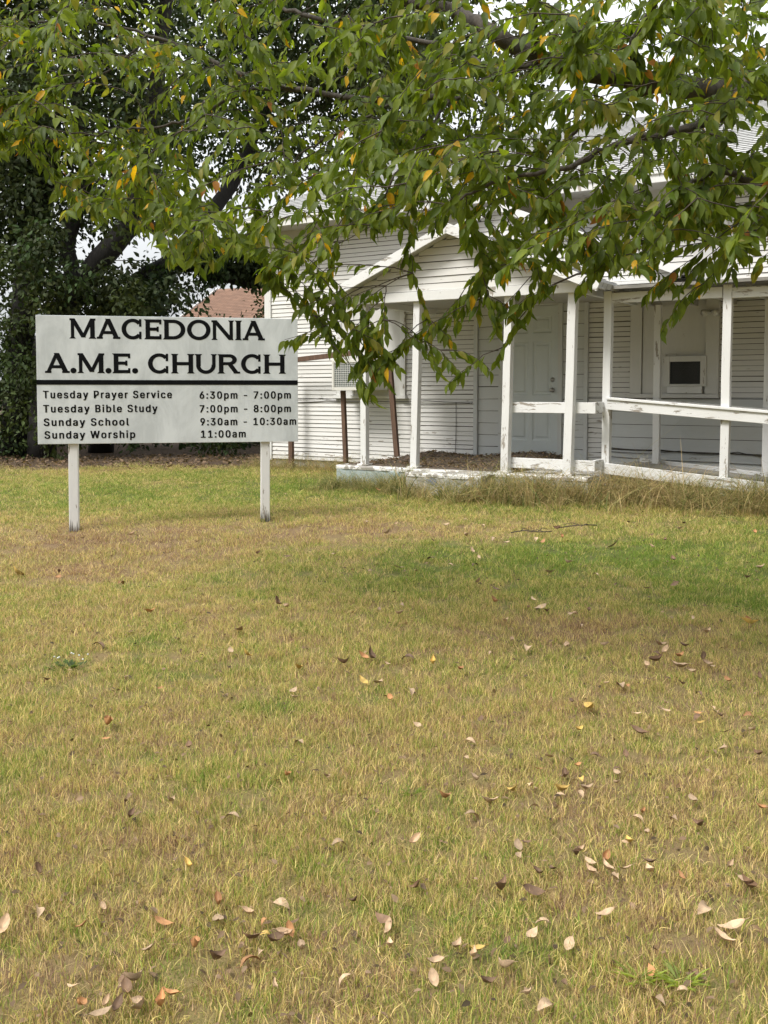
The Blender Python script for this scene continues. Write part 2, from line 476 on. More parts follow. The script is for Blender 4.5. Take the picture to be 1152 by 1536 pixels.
def siding(mb, s0, s1, z0, z1, exp, y=0.0, lip=0.014, wob=0.004, lim=None, seg=1.1, axis='x', groove=0.0075):
    """lapped boards, each with its own slight waviness; lim(z) -> (s0, s1) clips them to a gable"""
    z = z0; k = 0
    while z < z1 - 0.005:
        zt = min(z + exp, z1)
        a, b = (s0, s1) if lim is None else lim((z + zt) / 2)
        if b - a > 0.05:
            n = max(1, int((b - a) / seg))
            cuts = [a + (b - a) * i / n for i in range(n + 1)]
            dz = [random.gauss(0, wob * 0.6) for _ in cuts]
            dy = [random.gauss(0, wob * 0.5) for _ in cuts]
            vs = []; fs = []; ms = []
            lp = lip * random.uniform(0.85, 1.2)
            for c, e, g in zip(cuts, dz, dy):
                gp = groove * random.choice((0.6, 0.8, 1.0, 1.0, 1.2, 1.9))
                pts = [(y - 0.001, z + e), (y - lp - g, z + e + gp), (y - 0.002, zt + 0.004), (y - 0.001, z - 0.004)]
                for (yy, zz) in pts:
                    vs.append((c, yy, zz) if axis == 'x' else (yy, c, zz))
            for i in range(n):
                q = 4 * i
                fs.append((q + 1, q + 5, q + 6, q + 2)); ms.append(0)
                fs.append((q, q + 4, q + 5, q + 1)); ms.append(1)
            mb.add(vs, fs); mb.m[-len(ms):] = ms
        z = zt; k += 1

SL, SR = -4.72, 7.6        # wall ends
DEPTH = 9.0
ZB, ZT = 0.38, 4.06
RS = 0.42                  # roof slope
# foundation and body
mb = MB(); mb.box((SL + 0.03, 0.03, 0.0), (SR - 0.03, DEPTH - 0.03, ZB)); mb.build('foundation', M['concrete'], church)
mb = MB()
def seg_clap(s0, s1, z0, z1, exp=0.0655, **k): siding(mb, s0, s1, z0, z1, exp, **k)
seg_clap(SL, -0.90, ZB, ZT)
seg_clap(-0.90, 0.76, 2.66, ZT)
seg_clap(0.76, SR, 1.40, ZT)
seg_clap(0.76, 0.97, 0.60, 1.40, wob=0.006)
seg_clap(0.76, 0.97, ZB, 0.60, exp=0.11)
mb.box((SL + 0.02, 0.012, ZB), (SR - 0.02, 0.10, ZT))                 # sheathing behind the boards
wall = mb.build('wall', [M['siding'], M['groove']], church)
# gable ends and rear
def gable_lim(z):
    t = max(0.0, (z - ZT) / RS)
    return (t, DEPTH - t)
mb = MB()
mb.box((SL, 0.10, ZB), (SL + 0.08, DEPTH, ZT)); mb.box((SR - 0.08, 0.10, ZB), (SR, DEPTH, ZT)); mb.box((SL + .08, DEPTH - .08, ZB), (SR - .08, DEPTH, ZT))
siding(mb, 0.0, DEPTH, ZB, ZT + DEPTH / 2 * RS - 0.05, 0.13, y=SL - 0.001, lip=0.016, lim=gable_lim, axis='y')
for yx in (SL, SR - 0.08):
    mb.add([(yx, 0.1, ZT), (yx + .08, 0.1, ZT), (yx + .08, DEPTH, ZT), (yx, DEPTH, ZT), (yx, DEPTH / 2, ZT + DEPTH / 2 * RS), (yx + .08, DEPTH / 2, ZT + DEPTH / 2 * RS)],
           [(0, 4, 3), (1, 2, 5), (0, 1, 5, 4), (2, 3, 4, 5)])
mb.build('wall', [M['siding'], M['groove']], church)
# wide boards: round the door and along the lower wall by the ramp
mb = MB()
def wide(s0, s1, z0, z1, exp=0.168, y=-0.012):
    siding(mb, s0, s1, z0, z1, exp, y=y, lip=0.010, wob=0.002, seg=2.5)
wide(-0.86, -0.53, 0.53, 2.66); wide(0.41, 0.72, 0.53, 2.66)
wide(0.97, SR, 0.545, 1.40)
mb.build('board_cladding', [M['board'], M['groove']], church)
mb = MB(); mb.box((0.97, -0.030, ZB), (SR, -0.004, 0.56)); mb.build('skirt_board', M['trim'], church)
# corner boards and trims
mb = MB()
mb.box((SL - 0.03, -0.035, ZB - 0.02), (SL + 0.10, 0.0, ZT - 0.05)); mb.box((SL - 0.03, 0.0, ZB - 0.02), (SL, 0.10, ZT - 0.05))
mb.build('corner_board', M['trim'], church, 0.004)
for s0, s1 in ((-0.925, -0.865), (0.715, 0.77)):
    mb = MB(); mb.box((s0, -0.055, 0.53), (s1, -0.002, 2.66)); mb.build('corner_board', M['board'], church, 0.004)

# main roof
EAV = 0.52
ze = 4.10
def roof_slope(name, side):
    """one slope, local plane x along eave, y up the slope"""
    L = SR - SL + 0.26; W = (DEPTH / 2 + EAV) / math.cos(math.atan(RS))
    mb = MB(); n = int(W / 0.14)
    for i in range(n):                                                # courses of shingles, lapped
        y0 = i * 0.14; y1 = min(W, y0 + 0.16)
        mb.add([(0, y0, 0.012), (L, y0, 0.012), (L, y1, 0.001), (0, y1, 0.001), (0, y0, 0.0), (L, y0, 0.0)], [(0, 1, 2, 3), (4, 5, 1, 0)])
    mb.box((0, 0.005, -0.05), (L, W, -0.003))
    o = mb.build(name, M['roof'], church)
    sl = math.atan(RS)
    if side > 0:
        o.location = (SL - 0.13, -EAV, ze + 0.055); o.rotation_euler = (sl, 0, 0)
    else:
        o.location = (SR + 0.13, DEPTH + EAV, ze + 0.055); o.rotation_euler = (sl, 0, math.pi)
    return o
roof_slope('roof', 1); roof_slope('roof', -1)
mb = MB(); mb.box((SL - 0.15, -EAV - 0.022, ze - 0.085), (SR + 0.15, -EAV - 0.0, ze + 0.045)); mb.box((SL - 0.16, -EAV - 0.045, ze + 0.015), (SR + 0.16, -EAV - 0.023, ze + 0.05))
mb.build('fascia', M['trim'], church, 0.003)
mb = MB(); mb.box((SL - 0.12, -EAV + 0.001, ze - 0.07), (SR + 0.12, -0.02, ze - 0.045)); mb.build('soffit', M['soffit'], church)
mb = MB()
for yy, s in ((-EAV, 1), (DEPTH + EAV, -1)):
    mb.bar((SL - 0.145, yy, ze), (SL - 0.145, DEPTH / 2, ze + RS * (DEPTH / 2 + EAV)), 0.03, 0.12)
mb.build('rake_board', M['trim'], church)
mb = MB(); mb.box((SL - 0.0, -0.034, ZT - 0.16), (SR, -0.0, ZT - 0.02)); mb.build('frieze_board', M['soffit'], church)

# gables (hood on the wall and the porch in front of it)
def gable(yf, cx, hw, z_eave, y_back, rake_w, z_bot, sid_exp, over=0.14):
    """gable roof running back to y_back; yf = plane of the siding, roof overhangs by over"""
    zr = z_eave + hw * RS
    mb = MB()
    for sgn in (-1, 1):
        e = Vector((cx + sgn * hw, 0, z_eave)); r = Vector((cx, 0, zr))
        dirv = (r - e); W = dirv.length; dirv.normalize(); nv = Vector((-dirv.z * sgn * -1, 0, abs(dirv.x)))
        nv = Vector((sgn * abs(dirv.z), 0, abs(dirv.x)))
        n = int(W / 0.14) + 1
        for i in range(n):
            a = e + dirv * (i * 0.14); b = e + dirv * min(W, i * 0.14 + 0.16)
            t0 = nv * 0.014; t1 = nv * 0.002
            vs = [(a + t0).xyz, (a + t0).xyz, (b + t1).xyz, (b + t1).xyz, a.xyz, a.xyz]
            ys = [yf - over, y_back, y_back, yf - over, yf - over, y_back]
            vs = [(p.x, yy, p.z) for p, yy in zip(vs, ys)]
            mb.add(vs, [(0, 1, 2, 3), (4, 5, 1, 0)] if sgn > 0 else [(3, 2, 1, 0), (0, 1, 5, 4)])
        u0 = nv * -0.055
        vs = [(e.x, yf - over + .004, e.z), (e.x, y_back, e.z), (r.x, y_back, r.z), (r.x, yf - over + .004, r.z)]
        vs += [(p[0] + u0.x, p[1], p[2] + u0.z) for p in vs]
        mb.add(vs, [(4, 5, 6, 7), (0, 1, 5, 4), (3, 2, 6, 7), (0, 3, 7, 4), (1, 2, 6, 5)])
    mb.build('roof', M['roof'], church)
    for sgn in (-1, 1):
        mb = MB()
        e = Vector((cx + sgn * (hw + 0.01), yf - over - 0.014, z_eave - 0.045)); r = Vector((cx - sgn * 0.0, yf - over - 0.014, zr - 0.041))
        mb.bar(e, r, 0.026, rake_w, up=(0, 0, 1))
        mb.build('rake_board', M['rail'], church, 0.003)
        mb = MB()                                                       # soffit under the overhang
        q = Vector((0, over * 0.5, -rake_w * 0.25))
        mb.bar(e + Vector((0, 0.013 + over / 2, -0.02)), r + Vector((0, 0.013 + over / 2, -0.02)), over - 0.004, 0.014)
        mb.build('soffit', M['soffit'], church)
    mb = MB()
    def lim(z):
        t = (z - z_eave + 0.06) / RS
        return (cx - hw + max(t, 0.0) + 0.02, cx + hw - max(t, 0.0) - 0.02)
    siding(mb, 0, 0, z_bot, zr - 0.08, sid_exp, y=yf, lip=0.012, lim=lim)
    mb.add([(cx - hw + .1, yf + .03, z_bot), (cx + hw - .1, yf + .03, z_bot), (cx, yf + .03, zr - .08)], [(0, 1, 2)])
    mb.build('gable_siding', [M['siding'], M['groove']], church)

GX = -0.15
gable(-0.9, -0.12, 2.36, 2.905, 0.0, 0.10, 2.80, 0.068, over=0.10)
mb = MB(); mb.box((-2.38, -0.925, 2.765), (2.14, -0.885, 2.80)); mb.build('fascia', M['trim'], church, 0.003)
gable(-2.06, GX, 1.86, 2.66, -0.93, 0.115, 2.70, 0.085, over=0.20)
# porch beam, side beams, ceiling
mb = MB()
mb.box((-1.62, -2.09, 2.585), (1.46, -2.03, 2.70)); mb.build('porch_beam', M['trim'], church, 0.004)
for s in (-1.56, 1.40):
    mb = MB(); mb.box((s - 0.03, -2.025, 2.585), (s + 0.03, -0.06, 2.68)); mb.build('porch_beam', M['trim'], church, 0.004)
mb = MB()
for i in range(22):
    y0 = -2.02 + i * 0.092
    mb.box((-1.52, y0, 2.665 + random.uniform(0, .003)), (1.36, y0 + 0.086, 2.685))
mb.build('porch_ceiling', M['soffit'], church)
# posts
def post(name, s, y, z0, z1, w=0.088, dx=0.0, dy=0.0):
    mb = MB()
    a = w / 2
    n = 5
    vs = []
    for i in range(n + 1):
        t = i / n; cx = s + dx * t + (random.uniform(-.003, .003) if 0 < i < n else 0); cy = y + dy * t; zz = z0 + (z1 - z0) * t
        vs += [(cx - a, cy - a, zz), (cx + a, cy - a, zz), (cx + a, cy + a, zz), (cx - a, cy + a, zz)]
    fs = [(3, 2, 1, 0)]
    for i in range(n):
        for j in range(4):
            fs.append((4*i + j, 4*i + (j+1) % 4, 4*i + 4 + (j+1) % 4, 4*i + 4 + j))
    fs.append(tuple(4*n + j for j in range(4)))
    mb.add(vs, fs)
    return mb.build(name, M['post'], church, 0.005)
for s, w, dx in ((-1.49, 0.085, 0.0), (-0.745, 0.09, 0.05), (0.50, 0.095, 0.04), (1.275, 0.098, 0.05)):
    po = post('porch_post', s, -1.985, 0.53, 2.584, w, dx)
    mb = MB(); mb.box((s - 0.075, -2.06, 0.531), (s + 0.075, -1.91, 0.553))
    mb.build('post_base', M['slab_edge'], po, 0.004)

# porch slab: painted side, flaking white edge, worn floor; step in front
mb = MB(); mb.box((-1.86, -2.10, 0.15), (1.56, -0.03, 0.485)); mb.build('porch_slab', M['slab_side'], church, 0.008)
def chipped_slab(s0, s1, y0, y1, z0, z1):
    mb = MB(); n = int((s1 - s0) / 0.07)
    xs = np.linspace(s0, s1, n + 1)
    fr = [y0 + abs(random.gauss(0, 0.010)) for _ in xs]
    vs = []
    for x, f in zip(xs, fr):
        dz = -abs(random.gauss(0, 0.006))
        vs += [(x, f, z0), (x, f, z1 - 0.012 + dz), (x, f + 0.02, z1 + dz * .3), (x, y1, z1)]
    fs = []
    for i in range(n):
        for j in range(3):
            fs.append((4*i + j, 4*i + 4 + j, 4*i + 5 + j, 4*i + 1 + j))
    fs += [(3, 2, 1, 0), (4*n, 4*n + 1, 4*n + 2, 4*n + 3)]
    mb.add(vs, fs)
    return mb
chipped_slab(-1.865, 1.56, -2.115, -0.03, 0.483, 0.53).build('slab_edge', M['slab_edge'], church)
mb = MB(); mb.box((-0.60, -2.44, 0.15), (0.40, -2.118, 0.47)); mb.build('porch_step', M['concrete'], church, 0.01)
chipped_slab(-0.61, 0.41, -2.455, -2.12, 0.47, 0.515).build('step_edge', M['slab_edge'], church)
mb = MB()
vs = [(-0.24 + 0.085 * math.cos(a) * random.uniform(.75, 1.15), -2.4445, 0.425 + 0.04 * math.sin(a) * random.uniform(.8, 1.15)) for a in np.linspace(0, 6.0, 11)]
mb.add(vs, [tuple(range(11))]); mb.build('paint_patch', M['blue'], church)

# door
def door():
    s0, s1, z0, z1 = -0.465, 0.345, 0.60, 2.64
    mb = MB()
    for a, b in ((s0 - 0.065, s0 - 0.004), (s1 + 0.004, s1 + 0.065)):
        mb.box((a, -0.06, 0.53), (b, -0.002, z1 + 0.005))
    mb.box((s0 - 0.075, -0.066, z1 + 0.005), (s1 + 0.075, -0.002, z1 + 0.06))
    fr = mb.build('door_frame', M['board'], church, 0.003)
    mb = MB(); mb.box((s0 - 0.06, -0.30, 0.531), (s1 + 0.12, -0.03, 0.595)); mb.build('threshold', M['concrete'], church, 0.006)
    mb = MB()
    w = s1 - s0; h = z1 - z0
    cols = [(0.115, 0.46), (0.54, 0.885)]
    rows = [(0.10, 0.335), (0.405, 0.765), (0.82, 0.935)]
    xs = [0] + [c for p in cols for c in p] + [1]
    zs = [0] + [c for p in rows for c in p] + [1]
    yf = -0.035
    for i in range(len(xs) - 1):
        for j in range(len(zs) - 1):
            x0, x1 = s0 + xs[i] * w, s0 + xs[i+1] * w; a, b = z0 + zs[j] * h, z0 + zs[j+1] * h
            if i % 2 == 1 and j % 2 == 1:
                r = [(0, 0.0), (0.018, 0.014), (0.045, 0.014), (0.062, 0.004)]
                for (i0, d0), (i1, d1) in zip(r, r[1:]):
                    o = [(x0+i0, yf+d0, a+i0), (x1-i0, yf+d0, a+i0), (x1-i0, yf+d0, b-i0), (x0+i0, yf+d0, b-i0)]
                    p = [(x0+i1, yf+d1, a+i1), (x1-i1, yf+d1, a+i1), (x1-i1, yf+d1, b-i1), (x0+i1, yf+d1, b-i1)]
                    mb.add(o + p, [(0,1,5,4),(1,2,6,5),(2,3,7,6),(3,0,4,7)])
                i1, d1 = r[-1]
                mb.add([(x0+i1, yf+d1, a+i1), (x1-i1, yf+d1, a+i1), (x1-i1, yf+d1, b-i1), (x0+i1, yf+d1, b-i1)], [(0,1,2,3)])
            else:
                mb.add([(x0, yf, a), (x1, yf, a), (x1, yf, b), (x0, yf, b)], [(0,1,2,3)])
    mb.box((s0, yf + 0.016, z0), (s1, -0.0, z1))
    d = mb.build('door', M['door'], church)
    mb = MB(); mb.lathe((s1 - 0.075, yf, 1.50), (0, -1, 0), [(0, 0.032), (0.006, 0.032), (0.008, 0.013), (0.03, 0.013), (0.035, 0.024), (0.05, 0.030), (0.062, 0.024), (0.066, 0.0)])
    mb.build('handle', M['metal'], d, smooth=True)
    mb = MB(); mb.lathe((s1 - 0.075, yf, 1.64), (0, -1, 0), [(0, 0.032), (0.012, 0.030), (0.016, 0.018), (0.022, 0.018), (0.0225, 0.0)])
    mb.build('lock', M['metal'], d, smooth=True)
door()

def wire(pts, r=0.004, n=10, sag=0.0):
    out = []
    for p, q in zip(pts, pts[1:]):
        for i in range(n):
            t = i / n
            out.append((p[0] + (q[0]-p[0])*t, p[1] + (q[1]-p[1])*t, p[2] + (q[2]-p[2])*t - sag * 4 * t * (1-t)))
    out.append(pts[-1]); mb = MB(); mb.tube(out, r, 5)
    return mb.build('cable_or_crack', M['cable_or_crack'], church, smooth=True)
# left boarded window
mb = MB()
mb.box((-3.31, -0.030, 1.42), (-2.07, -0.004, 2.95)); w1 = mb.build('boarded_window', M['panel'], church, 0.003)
for a, b in ((-2.155, -2.065), (-3.315, -3.225)):
    mb = MB(); mb.box((a, -0.046, 1.42), (b, -0.031, 2.95)); mb.build('frame_board', M['trim'], w1, 0.003)
mb = MB(); mb.box((-3.35, -0.075, 1.37), (-2.04, -0.004, 1.418)); mb.build('sill', M['trim'], w1, 0.004)
mb = MB(); mb.box((-3.0, -0.034, 1.43), (-2.985, -0.0305, 2.94)); mb.build('panel_joint', M['soffit'], w1)
# right boarded window
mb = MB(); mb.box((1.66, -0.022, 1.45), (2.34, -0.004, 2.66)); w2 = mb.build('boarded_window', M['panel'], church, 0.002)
for a, b, y0 in ((1.35, 1.50, -.085), (1.508, 1.66, -.060), (2.30, 2.46, -.085)):
    mb = MB(); mb.box((a, y0, 1.452), (b, -0.006, 2.66)); mb.build('frame_board', M['panel'], w2, 0.003)  # duller paint than the left frame, standing in for roof shade
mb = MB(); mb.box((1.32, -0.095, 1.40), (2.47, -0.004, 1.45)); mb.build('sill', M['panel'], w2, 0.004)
wire([(2.292, -0.030, 2.64), (2.296, -0.030, 2.2), (2.288, -0.030, 1.95)], 0.006)  # added dark strip standing in for the gap at the frame edge
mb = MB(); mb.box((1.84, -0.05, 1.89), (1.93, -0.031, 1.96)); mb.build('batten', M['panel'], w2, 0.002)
# boarded upper opening right of the porch
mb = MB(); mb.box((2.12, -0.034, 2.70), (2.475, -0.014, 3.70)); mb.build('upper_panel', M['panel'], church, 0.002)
mb = MB(); mb.box((2.47, -0.042, 2.70), (2.53, -0.016, 3.70)); mb.build('trim_board', M['trim'], church, 0.002)

# flat ramp roof, its beam and posts
mb = MB()
zA, zB = 2.625, 2.76
mb.add([(1.55, -1.80, zA), (7.3, -1.80, zA), (7.3, -0.02, zB), (1.55, -0.02, zB), (1.55, -1.80, zA + .035), (7.3, -1.80, zA + .035), (7.3, -0.02, zB + .035), (1.55, -0.02, zB + .035)],
       [(3,2,1,0),(4,5,6,7),(0,1,5,4),(1,2,6,5),(2,3,7,6),(3,0,4,7)])
mb.build('ramp_roof', M['deck'], church)
for s in np.arange(1.72, 7.2, 0.46):
    mb = MB(); mb.box((s - .02, -1.55, 2.54), (s + .02, -0.06, 2.622)); mb.build('rafter', M['soffit'], church)
mb = MB(); mb.box((0.9, -1.05, 2.66), (1.55, -0.9, 2.70)); mb.build('flashing', M['brown'], church)
for a, b in (((1.64, -1.64, 2.485), (2.862, -1.58, 2.60)), ((2.954, -1.645, 2.475), (7.2, -1.585, 2.585))):
    mb = MB(); mb.box(a, b); mb.build('ramp_beam', M['rail'], church, 0.004)
for i, s in enumerate((1.59, 2.908, 4.3, 5.7)):
    post('porch_post', s, -1.61, 0.16, 2.62, 0.090, 0.01)
for s in (1.835, 3.12, 4.5, 5.9):
    post('porch_post', s, -0.50, 0.50 - .077 * (s - 1.66), 2.54, 0.082)

# wires, an upright crack line, lights
wire([(-4.6, -0.022, 1.36), (-3.6, -0.024, 1.375), (-3.25, -0.026, 1.35)], sag=0.02)
wire([(-4.6, -0.022, 1.30), (-3.5, -0.024, 1.33), (-2.6, -0.03, 1.33), (-1.7, -0.024, 1.345), (-0.93, -0.06, 1.33)], 0.005, sag=0.012)
wire([(-2.1, -0.022, 1.29), (-1.0, -0.024, 1.31), (-0.95, -0.03, 1.32)], 0.004, sag=0.01)
wire([(0.98, -0.036, 0.75), (1.75, -0.038, 0.735), (2.6, -0.036, 0.72), (3.6, -0.036, 0.73), (6.5, -0.036, 0.74)], 0.007, sag=0.015)
wire([(0.98, -0.036, 0.70), (2.0, -0.05, 0.73), (2.7, -0.04, 0.74), (3.4, -0.036, 0.70), (6.5, -0.036, 0.72)], 0.005, sag=0.03)
wire([(0.98, -0.036, 0.63), (2.4, -0.036, 0.605), (4.0, -0.036, 0.60)], 0.004, sag=0.01)
wire([(-1.22, -0.02, 1.33), (-1.215, -0.022, 0.95), (-1.23, -0.022, 0.55)], 0.004)  # upright dark line standing in for a crack across the siding
def flood(s, z, y):
    t = MB(); t.lathe((s, y, z), (0, -1, 0), [(0, 0.05), (0.02, 0.05), (0.03, 0.03), (0.031, 0)]); o = t.build('floodlight', M['lamp'], church, smooth=True)
    for a in (-1, 1):
        m = MB(); c = Vector((s, y - 0.03, z)); d = Vector((a * 0.65, -0.75, -0.25)).normalized()
        m.lathe(c, d, [(0, 0.014), (0.04, 0.016), (0.05, 0.028), (0.12, 0.047), (0.13, 0.048), (0.118, 0.04), (0.117, 0)])
        m.build('lamp_head', M['lamp'], o, smooth=True)
flood(-2.22, 2.74, -0.048); flood(2.37, 2.47, -0.054)

# access ramp with its rails (a timber thing of its own)
def W3(s, y, z):
    return (P0[0] + UX[0] * s + NX[0] * y, P0[1] + UX[1] * s + NX[1] * y, z)
ramp = empty('access_ramp', W3(1.6, -1.0, 0.25), -TH)
tag(ramp, 'weathered white timber ramp with sloping handrails on the right of the porch', 'ramp')
def rl(s, y, z): return (s - 1.6, y + 1.0, z - 0.25)
K = -0.077
mb = MB()
for i in range(9):
    y0 = -1.56 + i * 0.122
    mb.bar(rl(1.58, y0, 0.60), rl(6.2, y0, 0.60 + K * 4.6), 0.116, 0.03)
mb.build('deck', M['deck'], ramp)
for y, z, h, w, s0 in ((-1.675, 0.605, 0.125, 0.035, 1.60), (-1.68, 1.335, 0.11, 0.04, 1.62), (-0.57, 1.345, 0.10, 0.035, 1.72), (-0.40, 0.60, 0.10, 0.03, 1.6)):
    mb = MB(); mb.bar(rl(s0, y, z), rl(6.2, y, z + K * (6.2 - s0)), w, h)
    if h == 0.11: mb.bar(rl(s0 - .0, y + 0.03, z + 0.071), rl(6.2, y + 0.03, z + 0.071 + K * (6.2 - s0)), 0.14, 0.028)
    mb.build('handrail' if z > 1 else 'kickboard', M['rail'], ramp, 0.004)
# level porch rail and kickboard between the two right posts, each with a short return
for z0, z1 in ((1.235, 1.36), (0.585, 0.705)):
    mb = MB(); mb.box(rl(0.45, -1.935, z0), rl(1.575, -1.895, z1)); mb.box(rl(1.535, -1.893, z0 + .004), rl(1.574, -1.66, z1 + 0.004))
    mb.build('handrail' if z0 > 1 else 'kickboard', M['rail'], ramp, 0.004)
for i, (s, y, a) in enumerate(((1.80, -1.78, .3), (2.13, -1.80, -.1))):
    mb = MB(); m4 = Matrix.Translation(rl(s, y, 0.36 + ground_z(0, 11) - .2)) @ Matrix.Rotation(a, 4, 'Z') @ Matrix.Rotation(0.3 - .2 * i, 4, 'Y')
    mb.box((-.09, -.03, -.02), (.09, .03, .025), M=m4); o = mb.build('broken_board', M['slab_edge'], ramp, 0.003)

# ------------------------------------------------------------------ air conditioners, props
ac = empty('air_conditioner', W3(-2.70, -0.05, 1.50), -TH)
tag(ac, 'old white air conditioner with grid grille jutting from the left boarded window', 'air conditioner')
mb = MB()
W_, D_, H_ = 0.68, 0.46, 0.44
mb.box((-W_/2, -D_, 0), (W_/2, 0.0, H_)); mb.build('casing', M['ac'], ac, 0.012)
mb = MB(); mb.box((-W_/2 + .03, -D_ - 0.006, 0.05), (W_/2 - .03, -D_ - 0.002, H_ - 0.04)); coil = mb.build('coil', M['coil'], ac)
mb = MB()
for x in np.arange(-W_/2 + 0.04, W_/2 - 0.02, 0.033): mb.box((x - .003, -D_ - 0.016, 0.045), (x + .003, -D_ - 0.010, H_ - .035))
for z in np.arange(0.06, H_ - 0.03, 0.033): mb.box((-W_/2 + .025, -D_ - 0.022, z - .003), (W_/2 - .025, -D_ - 0.0165, z + .003))
mb.build('grille', M['lamp'], ac)
mb = MB()
for a, b in (((-W_/2 - .006, -D_ - .03, -.006), (-W_/2 + .03, -D_ - 0.001, H_ + .006)), ((W_/2 - .03, -D_ - .03, -.006), (W_/2 + .006, -D_ - 0.001, H_ + .006)),
             ((-W_/2 + .03, -D_ - .029, -.005), (W_/2 - .03, -D_ - 0.001, 0.04)), ((-W_/2 + .03, -D_ - .029, H_ - .035), (W_/2 - .03, -D_ - 0.001, H_ + .005))):
    mb.box(a, b)
mb.build('frame', M['ac'], ac, 0.004)

ac2 = empty('air_conditioner', W3(2.06, -0.03, 1.47), -TH)
tag(ac2, 'black fronted air conditioner framed low in the boarded window beside the ramp', 'air conditioner')
mb = MB()
mb.box((-0.19, -0.05, 0.09), (0.19, -0.005, 0.40)); mb.build('casing', M['black'], ac2)
mb = MB()
for z in np.arange(0.105, 0.39, 0.02): mb.box((-0.185, -0.058, z), (0.185, -0.051, z + .008))
mb.build('grille', M['black'], ac2)
mb = MB()
mb.box((-0.26, -0.085, 0.075), (-0.19, -0.002, 0.455)); mb.box((0.19, -0.085, 0.075), (0.26, -0.002, 0.455)); mb.box((-0.1895, -0.083, 0.385), (0.1895, -0.002, 0.454)); mb.box((-0.1895, -0.083, 0.075), (0.1895, -0.002, 0.105))
mb.build('frame', M['panel'], ac2, 0.004)  # greyed paint, with the shade of the roof in its colour
mb = MB(); mb.box((-0.22, -0.075, -0.012), (0.215, -0.004, 0.073)); mb.build('apron', M['trim'], ac2, 0.003)

lf = empty('timber_frame', W3(-3.5, -0.33, 0.27), -TH)
tag(lf, 'brown weathered timber frame standing against the white siding behind the sign', 'timber frame')
def ll(s, y, z): return (s + 3.5, y + 0.33, z - 0.27)
mb = MB(); mb.bar(ll(-4.00, -0.30, 0.22), ll(-4.02, -0.30, 1.94), 0.075, 0.06, up=(0, 1, 0)); mb.build('post', M['brown'], lf, 0.003)
mb = MB(); mb.bar(ll(-2.915, -0.36, 0.38), ll(-2.965, -0.36, 1.49), 0.062, 0.06, up=(0, 1, 0)); mb.build('post', M['brown'], lf, 0.003)
mb = MB(); mb.bar(ll(-4.06, -0.355, 1.955), ll(-2.66, -0.355, 2.06), 0.04, 0.075); mb.build('rail', M['brown'], lf, 0.003)
pr = empty('wooden_prop', W3(-1.97, -0.42, 0.53), -TH)
tag(pr, 'brown wooden pole leaning on the porch floor under the air conditioner', 'pole')
mb = MB(); mb.bar((0, 0, 0.0), (-0.15, 0.02, 1.45), 0.075, 0.055, up=(0, 1, 0)); mb.build('pole', M['brown'], pr, 0.004)

# ------------------------------------------------------------------ the sign
SGA = math.atan2(0.49, 2.414)
SL0 = np.array([-3.268, 9.12])
sign = empty('church_sign', (*(SL0 + np.array([math.cos(SGA), math.sin(SGA)]) * 1.23), 0.16), SGA)
tag(sign, 'white church notice board with black lettering on two white posts in the lawn', 'sign')
SW, SZ0, SZ1 = 2.462, 0.988 - 0.16, 2.203 - 0.16
SH = SZ1 - SZ0
mb = MB(); mb.box((-SW/2, -0.010, SZ0), (SW/2, 0.010, SZ1)); panel = mb.build('panel', M['sign'], sign, 0.003)
for px, zb in ((0.31 - SW/2, -0.08), (2.135 - SW/2, -0.02)):
    mb = MB(); n = 6
    mb.bar((px, 0.056, zb), (px + 0.012, 0.056, SZ1 - 0.08), 0.089, 0.089, up=(0, 1, 0)); mb.build('post', M['post'], sign, 0.006)
    mb = MB()                                                       # splintered bare wood where the paint has gone
    zg = float(ground_z(*(np.array(sign.location[:2]) + px))) if False else zb + 0.02
    for k in range(7):
        x = px - 0.044 + k * 0.0147; h = random.uniform(0.05, 0.13)
        mb.add([(x - .008, 0.0085, zb + .02), (x + .008, 0.0085, zb + .02), (x + .002, 0.0095, zb + .07 + h)], [(0, 1, 2)])
    mb.build('bare_wood', M['bark'], sign)

def su(u): return -SW/2 + u * SW
def sv(v): return SZ1 - v * SH
# roman capitals with broad strokes and small spur serifs
TV, THN, TH2 = 0.175, 0.12, 0.125
def g_quad(*p): return list(p)
def stem(x, w=TV, y0=0.0, y1=1.0, sb=True, st=True, sp=0.045):
    q = [[(x, y0), (x + w, y0), (x + w, y1), (x, y1)]]
    if sb: q += [[(x - sp, y0), (x + w + sp, y0), (x + w, y0 + .05), (x, y0 + .05)]]
    if st: q += [[(x, y1 - .05), (x + w, y1 - .05), (x + w + sp, y1), (x - sp, y1)]]
    return q
def diag(x0, x1, w, y0=0.0, y1=1.0): return [[(x0, y0), (x0 + w, y0), (x1 + w, y1), (x1, y1)]]
def ring(cx, cy, rx, ry, a0, a1, tv=TV, th=THN, n=26):
    out = []
    A = np.linspace(R(a0), R(a1), n)
    for a, b in zip(A, A[1:]):
        o = lambda t: (cx + rx * math.cos(t), cy + ry * math.sin(t)); i = lambda t: (cx + (rx - tv) * math.cos(t), cy + (ry - th) * math.sin(t))
        out.append([i(a), o(a), o(b), i(b)])
    return out
def rect(x0, y0, x1, y1): return [[(x0, y0), (x1, y0), (x1, y1), (x0, y1)]]
